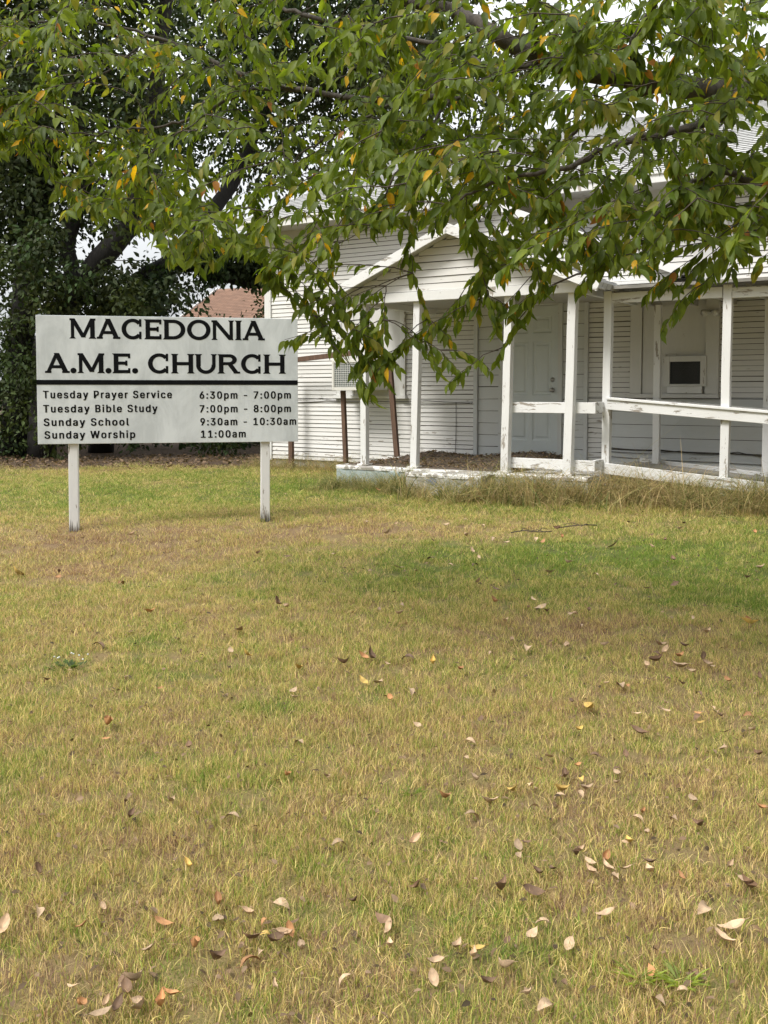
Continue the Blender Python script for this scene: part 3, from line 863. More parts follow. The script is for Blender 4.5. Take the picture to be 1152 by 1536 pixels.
def glyph(c):
    if c == 'M': return 1.32, stem(.09, .11, st=False) + stem(1.06, TV, st=False) + diag(.60, .07, .17, .06, 1.0) + diag(.62, 1.06, .13, .06, 1) + rect(.03, .95, .22, 1.0) + rect(1.06, .95, 1.28, 1)
    if c == 'A': return 1.18, diag(.08, .50, .125) + diag(.91, .47, .195) + rect(.26, .25, .92, .355) + rect(.02, 0, .27, .05) + rect(.85, 0, 1.16, .05)
    if c == 'C': return 1.16, ring(.60, .5, .54, .52, 44, 316) + rect(.955, .66, 1.02, 1.0) + rect(.955, 0.0, 1.02, .34)
    if c == 'E': return 0.92, stem(.08) + rect(.2, .89, .84, 1.0) + rect(.2, 0, .84, .115) + rect(.2, .455, .70, .565) + rect(.79, .80, .845, 1.0) + rect(.79, 0, .845, .21) + rect(.655, .40, .705, .62)
    if c == 'D': return 1.18, stem(.08) + ring(.52, .5, .60, .5, -90, 90) + rect(.2, .88, .53, 1.0) + rect(.2, 0, .53, .12)
    if c == 'O': return 1.26, ring(.63, .5, .59, .52, 0, 360, n=44)
    if c == 'N': return 1.20, stem(.09, .12, st=False) + stem(.98, .12, sb=False) + diag(.92, .07, .19) + rect(.02, .95, .2, 1.0)
    if c == 'I': return 0.36, stem(.09)
    if c == 'H': return 1.16, stem(.08) + stem(.90) + rect(.2, .44, .95, .56)
    if c == 'U': return 1.12, stem(.08, TV, .4, 1.0, sb=False) + stem(.90, .12, .4, 1.0, sb=False) + ring(.55, .42, .47, .44, 180, 360, TV * .85, .125)
    if c == 'R': return 1.12, stem(.08) + ring(.58, .73, .37, .27, -90, 90, TV, .11) + rect(.2, .89, .59, 1.0) + rect(.2, .46, .59, .565) + diag(.86, .50, .2, 0, .5) + rect(.84, 0, 1.12, .05)
    if c == '.': return 0.30, ring(.14, .10, .115, .115, 0, 360, .1149, .1149, 16)
    return 0.36, []
def fatten(p, e):
    """offset a convex quad outwards by e"""
    n = len(p); ar = sum(p[i][0] * p[(i+1) % n][1] - p[(i+1) % n][0] * p[i][1] for i in range(n))
    if ar < 0: p = p[::-1]
    L = []
    for i in range(n):
        (x0, y0), (x1, y1) = p[i], p[(i+1) % n]; l = math.hypot(x1 - x0, y1 - y0)
        if l < 1e-6: L.append(None); continue
        nx, ny = (y1 - y0) / l, -(x1 - x0) / l
        L.append((nx, ny, nx * x0 + ny * y0 + e))
    out = []
    for i in range(n):
        a, b = L[i-1], L[i]
        if a is None or b is None: out.append(p[i]); continue
        dt = a[0] * b[1] - a[1] * b[0]
        if abs(dt) < 0.25: out.append((p[i][0] + a[0] * e, p[i][1] + a[1] * e)); continue
        out.append(((a[2] * b[1] - b[2] * a[1]) / dt, (a[0] * b[2] - b[0] * a[2]) / dt))
    return out
def roman(text, u0, u1, v0, v1, gap=0.05, wide=None):
    polys = []; x = 0
    for ch in text:
        w, q = glyph(ch)
        for p in q: polys.append([(a + x, b) for a, b in p])
        x += w + gap
    polys = [fatten(p, 0.030) for p in polys]
    xs = [a for p in polys for a, _ in p]; lo, hi = min(xs), max(xs)
    mb = MB(); k = 0
    sx = (su(u1) - su(u0)) / (hi - lo); hz = sv(v0) - sv(v1)
    for p in polys:
        yo = -0.0112 - 0.00001 * (k % 60); k += 1
        vs = [(su(u0) + (a - lo) * sx, yo, sv(v1) + b * hz) for a, b in p]
        ar = sum(vs[i][0] * vs[(i+1) % 4][2] - vs[(i+1) % 4][0] * vs[i][2] for i in range(4))
        mb.add(vs, [(0, 1, 2, 3)] if ar > 0 else [(3, 2, 1, 0)])
    return mb.build('lettering', M['ink'], sign)
roman('MACEDONIA', 0.122, 0.869, 0.026, 0.174)
roman('A.M.E. CHURCH', 0.031, 0.953, 0.296, 0.442)
mb = MB(); mb.box((-SW/2, -0.0125, sv(0.537)), (SW/2, -0.0103, sv(0.500))); mb.build('divider_line', M['ink'], sign)
FONT = None                              # a plain grotesque that ships inside Blender; its built-in font otherwise
try:
    import os
    FONT = bpy.data.fonts.load(os.path.join(bpy.utils.resource_path('LOCAL'), 'datafiles', 'fonts', 'Inter.woff2'))
except Exception:
    FONT = None
CAP = None
def sans(text, u0, u1, vb, cap=0.0565):
    cu = bpy.data.curves.new('lettering', 'FONT'); cu.body = text or 'H'; cu.space_character = 1.22; cu.resolution_u = 4
    if FONT: cu.font = FONT
    o = bpy.data.objects.new('lettering_source', cu); sc.collection.objects.link(o)
    bpy.context.view_layer.update()
    me = bpy.data.meshes.new_from_object(o.evaluated_get(bpy.context.evaluated_depsgraph_get()))
    bpy.data.objects.remove(o); bpy.data.curves.remove(cu)
    n = len(me.vertices); co = np.zeros(n * 3, np.float32); me.vertices.foreach_get('co', co); co = co.reshape(-1, 3)
    if text is None: return float(co[:, 1].max())
    faces = [tuple(p.vertices) for p in me.polygons]; bpy.data.meshes.remove(me)
    lo, hi = co[:, 0].min(), co[:, 0].max()
    mb = MB(); k = 0
    for dx in (-.030, -.01, .01, .030):                                # the strokes of a bold face
        for dz in (-.009, .009):
            x = su(u0) + (co[:, 0] - lo + dx) * (su(u1) - su(u0)) / (hi - lo)
            z = sv(vb) + (co[:, 1] + dz) / CAP * cap * SH
            mb.add(np.column_stack([x, np.full(n, -0.0113 - 0.00012 * k), z]), faces); k += 1
    return mb.build('lettering', M['ink'], sign)
CAP = sans(None, 0, 1, 0)
for txt, u0, u1, vb in (('Tuesday Prayer Service', .023, .503, .642), ('6:30pm - 7:00pm', .612, .970, .647), ('Tuesday Bible Study', .023, .447, .752), ('7:00pm - 8:00pm', .612, .970, .757),
                        ('Sunday School', .024, .338, .857), ('9:30am - 10:30am', .614, .991, .861), ('Sunday Worship', .026, .361, .956), ('11:00am', .616, .789, .960)):
    sans(txt, u0, u1, vb)

# ------------------------------------------------------------------ leaves as arrays
def leaf_template(kind):
    """folded, drooping leaf along +y, 3 vertices per station"""
    if kind == 'near':
        t = np.array([0, .12, .28, .45, .62, .78, .9, 1.0]); w = np.array([.02, .55, .95, 1.0, .82, .5, .2, .01])
    else:
        t = np.array([0, .35, .7, 1.0]); w = np.array([.05, 1.0, .75, .02])
    n = len(t); v = np.zeros((n, 3, 3))
    for i in range(n):
        z = -0.25 * t[i] ** 2
        for j, sx in enumerate((-1, 0, 1)):
            v[i, j] = (sx * w[i] * 0.5, t[i], z + (0.16 * abs(sx) * w[i] * 0.5 if sx else 0))
    v = v.reshape(-1, 3)
    f = []
    for i in range(n - 1):
        for j in range(2):
            a = 3 * i + j; f.append((a, a + 1, a + 4, a + 3))
    return v, np.array(f)
def norm(a): return a / np.maximum(np.linalg.norm(a, axis=-1, keepdims=True), 1e-9)
def scatter_leaves(pos, direc, nrm, length, width, template):
    """returns verts, faces for leaves at pos pointing along direc with upper side towards nrm"""
    tv, tf = template
    d = norm(direc); x = norm(np.cross(d, nrm)); z = np.cross(x, d)
    V = (pos[:, None] + tv[None, :, 0:1] * width[:, None, None] * x[:, None] + tv[None, :, 1:2] * length[:, None, None] * d[:, None]
         + tv[None, :, 2:3] * length[:, None, None] * z[:, None])
    k = len(tv)
    F = tf[None] + (np.arange(len(pos)) * k)[:, None, None]
    return V.reshape(-1, 3), F.reshape(-1), k
NEAR = leaf_template('near'); FAR = leaf_template('far')

# ------------------------------------------------------------------ the near tree whose boughs hang into the view
TRUNK = np.array([3.9, 6.0])
near = empty('elm_tree', (TRUNK[0], TRUNK[1], float(ground_z(*TRUNK))), 0)
tag(near, 'leafy tree with drooping boughs, green turning yellow, hanging over the lawn before the church', 'tree')
NL = np.array(near.location)
def px3(lst): return [at(x, y, Y) for x, y, Y in lst]
tr_top = np.array([3.75, 5.8, 2.75])
LIMBS = [  # traced boughs: (pixel x, y, distance), radius at start and end
    ([tuple(tr_top)], [(1180, 140, 5.3), (1100, 138, 5.1), (1000, 126, 4.9), (890, 108, 4.8), (800, 80, 4.8), (735, 47, 4.8), (690, 18, 4.9), (610, 2, 5.0), (500, -40, 5.2), (380, -90, 5.4)], 0.075, 0.016),
    ([], [(890, 108, 4.8), (800, 98, 4.95), (745, 108, 5.1), (700, 85, 5.2), (640, 62, 5.3), (520, 38, 5.4), (440, 18, 5.5), (390, -5, 5.6), (250, -50, 5.7)], 0.022, 0.008),
    ([], [(745, 108, 5.1), (715, 130, 5.15), (640, 146, 5.25), (560, 150, 5.3), (500, 142, 5.4), (400, 126, 5.5), (347, 104, 5.6), (278, 73, 5.7), (222, 52, 5.7), (120, 30, 5.8), (20, 40, 5.9)], 0.022, 0.006),
    ([], [(440, 132, 5.45), (378, 135, 5.4), (330, 156, 5.4), (288, 177, 5.4), (243, 189, 5.4), (188, 193, 5.45), (139, 203, 5.5), (60, 190, 5.5)], 0.011, 0.004),
    ([], [(222, 52, 5.7), (167, 104, 5.6), (111, 128, 5.6), (30, 150, 5.6)], 0.007, 0.003),
    ([], [(640, 146, 5.25), (600, 150, 5.2), (553, 174, 5.1), (495, 205, 5.0), (460, 226, 5.0), (420, 270, 5.0)], 0.010, 0.004),
    ([], [(745, 108, 5.1), (700, 140, 5.0), (668, 160, 4.9), (623, 222, 4.8), (592, 264, 4.75), (560, 330, 4.7)], 0.011, 0.004),
    ([tuple(tr_top + np.array([0, 0, -.15]))], [(1180, 125, 4.6), (1085, 172, 4.5), (1030, 194, 4.4), (960, 208, 4.3), (908, 222, 4.25), (839, 253, 4.2), (752, 271, 4.2), (690, 300, 4.2)], 0.03, 0.005),
    ([tuple(tr_top + np.array([0, 0, -.3]))], [(1190, 285, 4.3), (1099, 260, 4.1), (1057, 262, 4.05), (1010, 300, 4.0), (960, 350, 3.95)], 0.02, 0.004),
    ([], [(960, 120, 4.85), (950, 70, 4.5), (975, 20, 4.2), (1000, -40, 3.9), (1040, -110, 3.6)], 0.03, 0.008),
    ([], [(1000, 126, 4.9), (900, 170, 5.2), (840, 220, 5.5), (790, 280, 5.7), (760, 340, 5.8)], 0.016, 0.004),
    ([], [(800, 80, 4.8), (800, 20, 4.4), (770, -60, 4.1), (700, -140, 3.9)], 0.018, 0.006),
    ([], [(610, 2, 5.0), (560, -60, 4.6), (480, -140, 4.3), (380, -220, 4.1)], 0.014, 0.006),
    ([tuple(tr_top + np.array([0, 0, .5]))], [(1150, -60, 5.6), (1000, -120, 5.5), (850, -160, 5.4), (650, -200, 5.4), (450, -220, 5.4), (250, -200, 5.5), (100, -150, 5.6)], 0.06, 0.012),
]
tm = MB()
g0 = float(NL[2])
trunk_pts = [np.array([TRUNK[0], TRUNK[1], g0 - 0.1]), np.array([TRUNK[0] - .02, TRUNK[1] - .02, 0.5]), np.array([TRUNK[0] - .07, TRUNK[1] - .1, 1.4]), np.array([3.80, 5.85, 2.1]), tr_top, tr_top + np.array([.05, 0, .9]), tr_top + np.array([.3, .1, 2.2]), tr_top + np.array([.5, .1, 3.4])]
tm.tube([p - NL for p in trunk_pts], [.25, .19, .165, .16, .14, .10, .06, .02], 12)
tm.build('trunk', M['bark'], near, smooth=True)
nodes = []; nrad = []
def smooth_path(P, k=5):
    P = np.array(P); out = []
    for i in range(len(P) - 1):
        p0, p1, p2, p3 = P[max(i-1, 0)], P[i], P[i+1], P[min(i+2, len(P)-1)]
        for t in np.arange(k) / k:
            out.append(0.5 * ((2*p1) + (-p0 + p2)*t + (2*p0 - 5*p1 + 4*p2 - p3)*t*t + (-p0 + 3*p1 - 3*p2 + p3)*t**3))
    out.append(P[-1]); return np.array(out)
for w3, pxs, r0, r1 in LIMBS:
    P = [np.array(p) for p in w3] + px3(pxs)
    P = smooth_path(P)
    P[1:-1] += rng.normal(0, 0.006, P[1:-1].shape)
    rad = np.linspace(r0, r1, len(P))
    m = MB(); m.tube([p - NL for p in P], list(rad), 8); m.build('bough', M['bark'], near, smooth=True)
    nodes += list(P[3:]); nrad += list(rad[3:])

# lower edge of the foliage, and single low sprays
ENV = np.array([(-120, 230), (0, 245), (30, 225), (60, 250), (95, 335), (120, 300), (150, 345), (180, 295), (205, 330), (225, 385), (300, 395), (370, 405), (405, 430), (430, 440), (460, 430), (490, 395), (545, 358), (600, 345), (650, 345),
                (690, 365), (725, 415), (800, 420), (840, 400), (900, 395), (960, 410), (1010, 380), (1060, 360), (1110, 375), (1160, 400), (1300, 400)], float)
LOW = [(435, 515, 4.9), (470, 480, 4.9), (455, 450, 5), (492, 490, 4.9), (505, 530, 4.8), (530, 555, 4.75), (545, 590, 4.7), (560, 600, 4.7), (575, 560, 4.7), (595, 520, 4.7), (640, 510, 4.7), (620, 420, 4.7), (655, 530, 4.7), (665, 500, 4.7), (672, 575, 4.5), (662, 560, 4.52), (540, 545, 4.75), (562, 560, 4.7), (578, 535, 4.72), (586, 575, 4.7), (552, 580, 4.7), (548, 520, 4.75), (570, 505, 4.75), (528, 520, 4.8), (600, 550, 4.68), (500, 470, 4.85), (440, 450, 5.0), (690, 560, 4.5),
       (735, 555, 4.6), (740, 490, 4.4), (760, 470, 4.4), (780, 480, 4.4), (715, 470, 4.5), (700, 440, 4.5), (815, 430, 4.3), (865, 430, 4.3), (970, 440, 4.2), (1035, 440, 4.2), (1020, 430, 4.2), (993, 497, 4.1), (1095, 410, 4.0), (1130, 405, 4.0), 
       (520, 470, 4.9), (545, 500, 4.8), (480, 420, 4.9), (930, 405, 4.2), (885, 405, 4.25), (410, 430, 5.0), (395, 410, 5.0), (260, 390, 5.3), (300, 400, 5.3), (100, 315, 5.5), (150, 330, 5.5)]
sprays = []           # (tip position, twig length)
def spray_density(x, y):
    return 1.0
tries = 0
while len(sprays) < 1050 and tries < 20000:
    tries += 1
    x = rng.uniform(-130, 1290); e = np.interp(x, ENV[:, 0], ENV[:, 1])
    y = e - abs(rng.normal(0, 1)) ** 1.0 * 60 if rng.random() < 0.22 else rng.uniform(-70, e)
    base = np.interp(x, [-100, 400, 800, 1200], [5.7, 5.2, 4.6, 4.1])
    Y = base + rng.normal(0, 0.55)
    if y < -120: continue
    sprays.append(at(x, y, np.clip(Y, 3.7, 6.6)))
for _ in range(40):
    x = rng.uniform(540, 1200); sprays.append(at(x, rng.uniform(-40, np.interp(x, ENV[:, 0], ENV[:, 1]) - 60), rng.uniform(3.6, 5.8)))
for _ in range(110):
    x = rng.uniform(500, 800); sprays.append(at(x, rng.uniform(60, 300), rng.uniform(4.3, 5.8)))
for _ in range(90):
    sprays.append(at(rng.uniform(790, 1200), rng.uniform(-50, 200), rng.uniform(4.2, 5.8)))
n_main = len(sprays)
for x, y, Y in LOW:
    sprays.append(at(x, y, Y))
    if y < 560 and x != 993: sprays.append(at(x + rng.uniform(-22, 22), y - rng.uniform(0, 25), Y + rng.uniform(-.15, .15)))
n_low = len(sprays)
for _ in range(110):                                   # crown above the frame
    p = np.array([rng.uniform(-3.2, 6.0), rng.uniform(4.0, 8.5), 0]); c = 1 - ((p[0] - 1.6) / 5.2) ** 2 - ((p[1] - 5.8) / 3.4) ** 2
    if c <= 0: continue
    p[2] = rng.uniform(4.1, 4.3 + 2.6 * c)
    sprays.append(p)
for _ in range(160):                                   # right of the frame, round the trunk
    p = np.array([rng.uniform(2.6, 6.0), rng.uniform(4.0, 8.5), rng.uniform(2.7, 5.6)])
    if p[0] / p[1] < 0.42: continue
    sprays.append(p)
sprays = np.array(sprays)
# join every spray to the nearest wood that lies nearer the trunk
N = list(map(np.array, nodes)); NR = list(nrad)
trunk_c = np.array([2.6, 5.4, 4.6])
order = np.argsort([min(np.linalg.norm(np.array(nodes) - s, axis=1)) for s in sprays])
arrN = np.array(N); twm = MB(); LP, LD, LN, LL, LC = [], [], [], [], []
allN = [*N]
cur = np.array(allN)
kinds = []
for si in order:
    s = sprays[si]
    L = rng.uniform(0.22, 0.36)
    base_up = np.array([0, 0, 1.0]); out = norm(s - trunk_c); out[2] = 0
    tip = s
    ha = rng.uniform(0, 2 * math.pi); d2 = cur - (tip + np.array([math.cos(ha) * L * 1.1, math.sin(ha) * L * .7, L * rng.uniform(0.1, 0.7)]) - out * L * 0.25)
    cost = np.linalg.norm(d2, axis=1) + np.where(cur[:, 2] < tip[2] - 0.05, 0.5, 0)
    j = int(np.argmin(cost)); A = cur[j]
    B = tip
    # bowed twig from A to B: outwards first, then hanging
    dist = np.linalg.norm(B - A)
    mid = (A + B) / 2 + np.array([0, 0, 0.16 * dist]) + rng.normal(0, 0.06 * dist, 3)
    k = max(6, int(dist / 0.06)); T = np.linspace(0, 1, k)[:, None]
    P = (1 - T) ** 2 * A + 2 * T * (1 - T) * mid + T ** 2 * B
    P[1:-1] += rng.normal(0, 0.004, P[1:-1].shape)
    r0 = 0.0022 + 0.0018 * min(dist, 1.2)
    twm.tube([p - NL for p in P], list(np.linspace(r0, 0.0011, k)), 4, mi=1, cap=False)
    seglen = np.concatenate([[0], np.cumsum(np.linalg.norm(np.diff(P, axis=0), axis=1))]); tot = seglen[-1]
    cur = np.vstack([cur, P[k // 3: -1: 2]])
    low = si >= n_main and si < n_low; nl = int(rng.integers(12, 18)); span = min(tot * 0.9, 0.24 if low else L + 0.1)
    yellowing = rng.random()
    for q in range(nl):
        sd = tot - span * (q / nl) - 0.005
        idx = min(np.searchsorted(seglen, sd), k - 1); f = (sd - seglen[idx-1]) / max(seglen[idx] - seglen[idx-1], 1e-6)
        p = P[idx-1] * (1 - f) + P[idx] * f; tang = norm(P[idx] - P[idx-1])
        side = norm(np.cross(tang, [0, 0, 1.0]) + rng.normal(0, 0.2, 3)) * (1 if q % 2 else -1)
        dr = norm(tang * 0.75 + side * rng.uniform(0.3, 0.95) + np.array([0, 0, -rng.uniform(0.1, 1.0) - 0.5 * low]) + rng.normal(0, .15, 3))
        nm = norm(np.array([0, 0, 0.55]) + rng.normal(0, 0.45, 3) + np.array([-0.15, -0.55, 0]))
        LP.append(p + dr * 0.008); LD.append(dr); LN.append(nm); LL.append(0.034 + 0.056 * rng.beta(2.2, 1.7))
        g = rng.random()
        c = np.array([0.076, 0.122, 0.014]) * (1 - g) + np.array([0.190, 0.240, 0.028]) * g
        c = c * rng.uniform(0.8, 1.2)
        yy = rng.random()
        if yy < 0.018: c = np.array([0.72, 0.42, 0.02]) * rng.uniform(.8, 1.1)
        elif yy < 0.024: c = np.array([0.40, 0.17, 0.04])
        elif yy < 0.08 or (yellowing > 0.93 and yy < 0.3): c = np.array([0.26, 0.25, 0.045])
        LC.append(c)
LP, LD, LN, LL, LC = map(np.array, (LP, LD, LN, LL, LC))
WV, WF = np.array(twm.v), np.array(twm.f)
V, F, k = scatter_leaves(LP - NL, LD, LN, LL, LL * rng.uniform(0.34, 0.45, len(LL)), NEAR)
nV = len(V)
V = np.vstack([V, WV]); Fq = np.concatenate([F, (WF + nV).ravel()])
col = np.vstack([np.repeat(LC, k, 0), np.full((len(WV), 3), 0.06)])
mi = np.concatenate([np.zeros(len(F) // 4), np.ones(len(WF))])
np_mesh('crown', V, Fq, 4, [M['leaf'], M['twig']], col, mi, True, near)

# ------------------------------------------------------------------ trees and hedge behind
def clumps(centres, radii, per, size, col, jit=0.35, flat=1.0, up=0.4):
    P, D, Nn, S, Cc = [], [], [], [], []
    for c, r in zip(centres, radii):
        n = int(per * r * r)
        q = norm(rng.normal(0, 1, (n, 3))) * (rng.random((n, 1)) ** 0.45) * r * np.array([1, 1, flat])
        P.append(q + c)
        D.append(norm(q / r + rng.normal(0, 0.6, (n, 3)) + np.array([0, 0, -0.5])))
        Nn.append(norm(rng.normal(0, 0.6, (n, 3)) + np.array([0, -0.2, up])))
        S.append(size * rng.uniform(0.7, 1.3, n))
        Cc.append(np.array(col) * rng.uniform(0.6, 1.45) * rng.uniform(0.7, 1.3, (n, 1)) * np.array([rng.uniform(.8, 1.25), 1, rng.uniform(.7, 1.2)]))
    return map(np.concatenate, (P, D, Nn, S, Cc))
def leafy(name, org, centres, radii, per, size, col, mat, parent=None, **kw):
    P, D, Nn, S, Cc = clumps(centres, radii, per, size, col, **kw)
    V, F, k = scatter_leaves(P - org, D, Nn, S, S * 0.55, FAR)
    return np_mesh(name, V, F, 4, mat, np.repeat(Cc, k, 0), None, True, parent)

def back_tree(label, base, limbs, centres, radii, per, size, col):
    b = np.array(base)
    t = empty('tree', tuple(b)); tag(t, label, 'tree', 'big trees behind the lawn')
    m = MB()
    for P, r0, r1 in limbs:
        Q = smooth_path(np.array(P), 4); Q[1:-1] += rng.normal(0, 0.02, Q[1:-1].shape)
        m.tube([q - b for q in Q], list(np.linspace(r0, r1, len(Q))), 10)
    m.build('trunk', M['bark_dark'], t, smooth=True)
    leafy('crown', b, centres, radii, per, size, col, M['far_leaf'], t)
    return t
def region(n, x0, x1, y0, y1, Y0, Y1, r0, r1, holes=()):
    cs, rs = [], []
    while len(cs) < n:
        x, y = rng.uniform(x0, x1), rng.uniform(y0, y1)
        if any(((x - a) / rx) ** 2 + ((y - b_) / ry) ** 2 < 1 for a, b_, rx, ry in holes): continue
        cs.append(at(x, y, rng.uniform(Y0, Y1))); rs.append(rng.uniform(r0, r1))
    return cs, rs
DK = (0.044, 0.064, 0.025)
HOLES = [(150, 372, 45, 50), (205, 385, 48, 45), (250, 345, 30, 28), (100, 330, 30, 30), (35, 165, 28, 30), (140, 215, 22, 28), (225, 425, 60, 18), (300, 440, 75, 30), (15, 420, 18, 18), (205, 405, 50, 50), (108, 155, 20, 22), (75, 60, 18, 20), (330, 185, 25, 16)]
# leaning tree left of the sign
def pt(x, y, Y): return at(x, y, Y)
gb = lambda x, Y: np.array([(x - 576) / FPX * Y, Y, float(ground_z((x - 576) / FPX * Y, Y)) - .05])
cs_, rs_ = region(46, -20, 200, 330, 480, 17.0, 18.0, 0.28, 0.5, [(150, 372, 38, 42), (205, 385, 45, 38), (100, 330, 22, 22), (15, 420, 15, 15)])
c1, r1_ = region(135, -60, 250, -220, 330, 17.5, 20, 0.5, 1.0, HOLES)
back_tree('dark tree whose thick trunk leans right behind the sign', gb(62, 18.5),
          [([gb(62, 18.5), pt(72, 520, 18.5), pt(120, 430, 18.4), pt(180, 355, 18.3), pt(205, 300, 18.3), pt(212, 230, 18.4), pt(235, 120, 18.5), pt(250, -40, 18.6)], 0.27, 0.12),
           ([pt(183, 350, 18.3), pt(205, 336, 18.2), pt(240, 340, 18.1), pt(300, 300, 18)], 0.13, 0.06),
           ([pt(120, 430, 18.4), pt(100, 380, 18.5), pt(115, 320, 18.6), pt(130, 250, 18.7), pt(110, 120, 18.8)], 0.17, 0.09)],
          c1 + cs_, r1_ + rs_, 420, 0.11, DK)
c2, r2_ = region(95, -200, 90, -200, 560, 18, 21, 0.55, 1.0, HOLES)
back_tree('dark upright tree at the left edge beyond the lawn', gb(20, 19),
          [([gb(20, 19), pt(30, 560, 19), pt(38, 430, 19), pt(50, 330, 19), pt(58, 250, 19), pt(50, 120, 19), pt(30, -60, 19)], 0.28, 0.14),
           ([pt(50, 330, 19), pt(75, 270, 19), pt(85, 190, 19), pt(100, 60, 19)], 0.15, 0.07)],
          c2, r2_, 420, 0.11, (0.040, 0.056, 0.025))
c3, r3_ = region(100, 230, 640, -150, 240, 21, 25, 0.6, 1.2, HOLES)
cz, rz_ = region(40, 285, 410, 375, 408, 20, 21, 0.3, 0.5)
cy, ry_ = region(30, 130, 250, 425, 480, 18, 19.5, 0.28, 0.45)
cx_, rx_ = region(22, 205, 300, 392, 450, 19, 20.5, 0.25, 0.42)
cz, rz_ = cz + cy + cx_, rz_ + ry_ + rx_
back_tree('dark tree with a low arching limb beside the corner of the church', gb(150, 20),
          [([gb(150, 20), pt(170, 500, 20), pt(215, 425, 20), pt(255, 395, 20), pt(305, 400, 20.2), pt(360, 420, 20.4), pt(420, 425, 20.6)], 0.26, 0.12),
           ([pt(255, 395, 20), pt(300, 340, 21), pt(360, 250, 22), pt(420, 100, 22.5), pt(450, -60, 23)], 0.2, 0.09)],
          c3 + cz, r3_ + rz_, 420, 0.125, DK)
c4, r4_ = region(44, 560, 800, -160, 150, 26, 30, 0.7, 1.3, [(620, 10, 50, 30), (735, 20, 60, 55), (700, 110, 40, 40)])
back_tree('distant dark tree rising behind the church roof', gb(600, 28),
          [([gb(600, 28), pt(600, 300, 28), pt(640, 120, 28), pt(660, -60, 28)], 0.35, 0.12)], c4, r4_, 190, 0.17, (0.045, 0.062, 0.026))

# hedge of scrub along the back of the lawn: separate bushes
hedge_label = ['dark scrubby bush in the hedge behind the lawn']
xs = np.arange(-16.5, 1.2, 1.25)
for i, X in enumerate(xs):
    Y = 18.3 + 0.5 * math.sin(i * 2.1) + (0.8 if X > -3 else 0)
    b = np.array([X, Y, float(ground_z(X, Y))])
    h = 2.95 + 0.4 * math.sin(i * 1.7)
    if -4.6 < X < -1.9: h = 2.85
    cs = [b + np.array([rng.uniform(-.8, .8), rng.uniform(-.5, .6), rng.uniform(0.1, h)]) for _ in range(20)]
    rs = [rng.uniform(0.38, 0.62) for _ in cs]
    px = 576 + FPX * X / Y
    o = leafy('bush', b, cs, rs, 520, 0.095, (0.055, 0.080, 0.028), M['far_leaf'])
    o.location = tuple(b)
    lab = 'dark scrubby bush in the hedge behind the sign' if 40 < px < 420 else 'dark scrubby bush in the hedge at the left edge of the lawn'
    tag(o, lab, 'bush', 'bushes of the back hedge')
# rank brush further back closes the gaps low down
cs = [np.array([rng.uniform(-24, 4), rng.uniform(20.5, 23.5), rng.uniform(0.1, 2.2)]) for _ in range(170)]
o = leafy('undergrowth', np.zeros(3), cs, [rng.uniform(.5, .9) for _ in cs], 150, 0.17, (0.028, 0.04, 0.018), M['far_leaf']); tag(o, kind='stuff')

# ------------------------------------------------------------------ neighbouring roofs
def nhouse(name, label, cx, Y, w, dep, zw, zr, rot, roofm, wallm):
    o = empty(name, (cx, Y, 0), rot); tag(o, label, 'house')
    m = MB(); m.box((-w/2, 0, 0), (w/2, dep, zw))
    m.add([(-w/2, 0, zw), (-w/2, dep, zw), (-w/2, dep/2, zr), (w/2, 0, zw), (w/2, dep, zw), (w/2, dep/2, zr)], [(0, 2, 1), (3, 4, 5)])
    m.build('wall', wallm, o)
    sl = math.atan2(zr - zw, dep / 2); L = (dep / 2 + .4) / math.cos(sl)
    for sd in (0, 1):
        m = MB()
        for i in range(int(L / .14)): m.add([(-w/2 - .3, i*.14, .012), (w/2 + .3, i*.14, .012), (w/2 + .3, i*.14 + .16, .001), (-w/2 - .3, i*.14 + .16, .001)], [(0,1,2,3)])
        m.box((-w/2 - .3, 0, -.06), (w/2 + .3, L, -.002))
        r = m.build('roof', roofm, o); s = 1 if sd == 0 else -1
        r.location = (0, -0.4 if sd == 0 else dep + .4, zw - .4 * math.tan(sl) + .04); r.rotation_euler = (sl, 0, 0 if sd == 0 else math.pi)
        m = MB()
        for e in (-1, 1): m.bar((e * (w/2 + .32), -0.4 if sd == 0 else dep + .4, zw - .4 * math.tan(sl)), (e * (w/2 + .32), dep/2, zr), 0.04, 0.2)
        m.build('rake_board', M['trim'], o)
    return o
nhouse('house', 'neighbouring house with a brown shingle roof behind the trees', -5.0, 34, 5.2, 5.0, 3.95, 5.35, R(-28), M['brown_roof'], M['soffit'])

# overhead wire
pl = MB(); 
P = smooth_path([(-30, 26, 5.6), (-14, 25.6, 5.0), (0, 25.2, 4.9), (14, 24.8, 5.6)], 8); pl.tube(P, 0.012, 5)
o = pl.build('overhead_wire', M['cable_or_crack']); tag(o, 'thin overhead wire crossing behind the trees', 'wire')

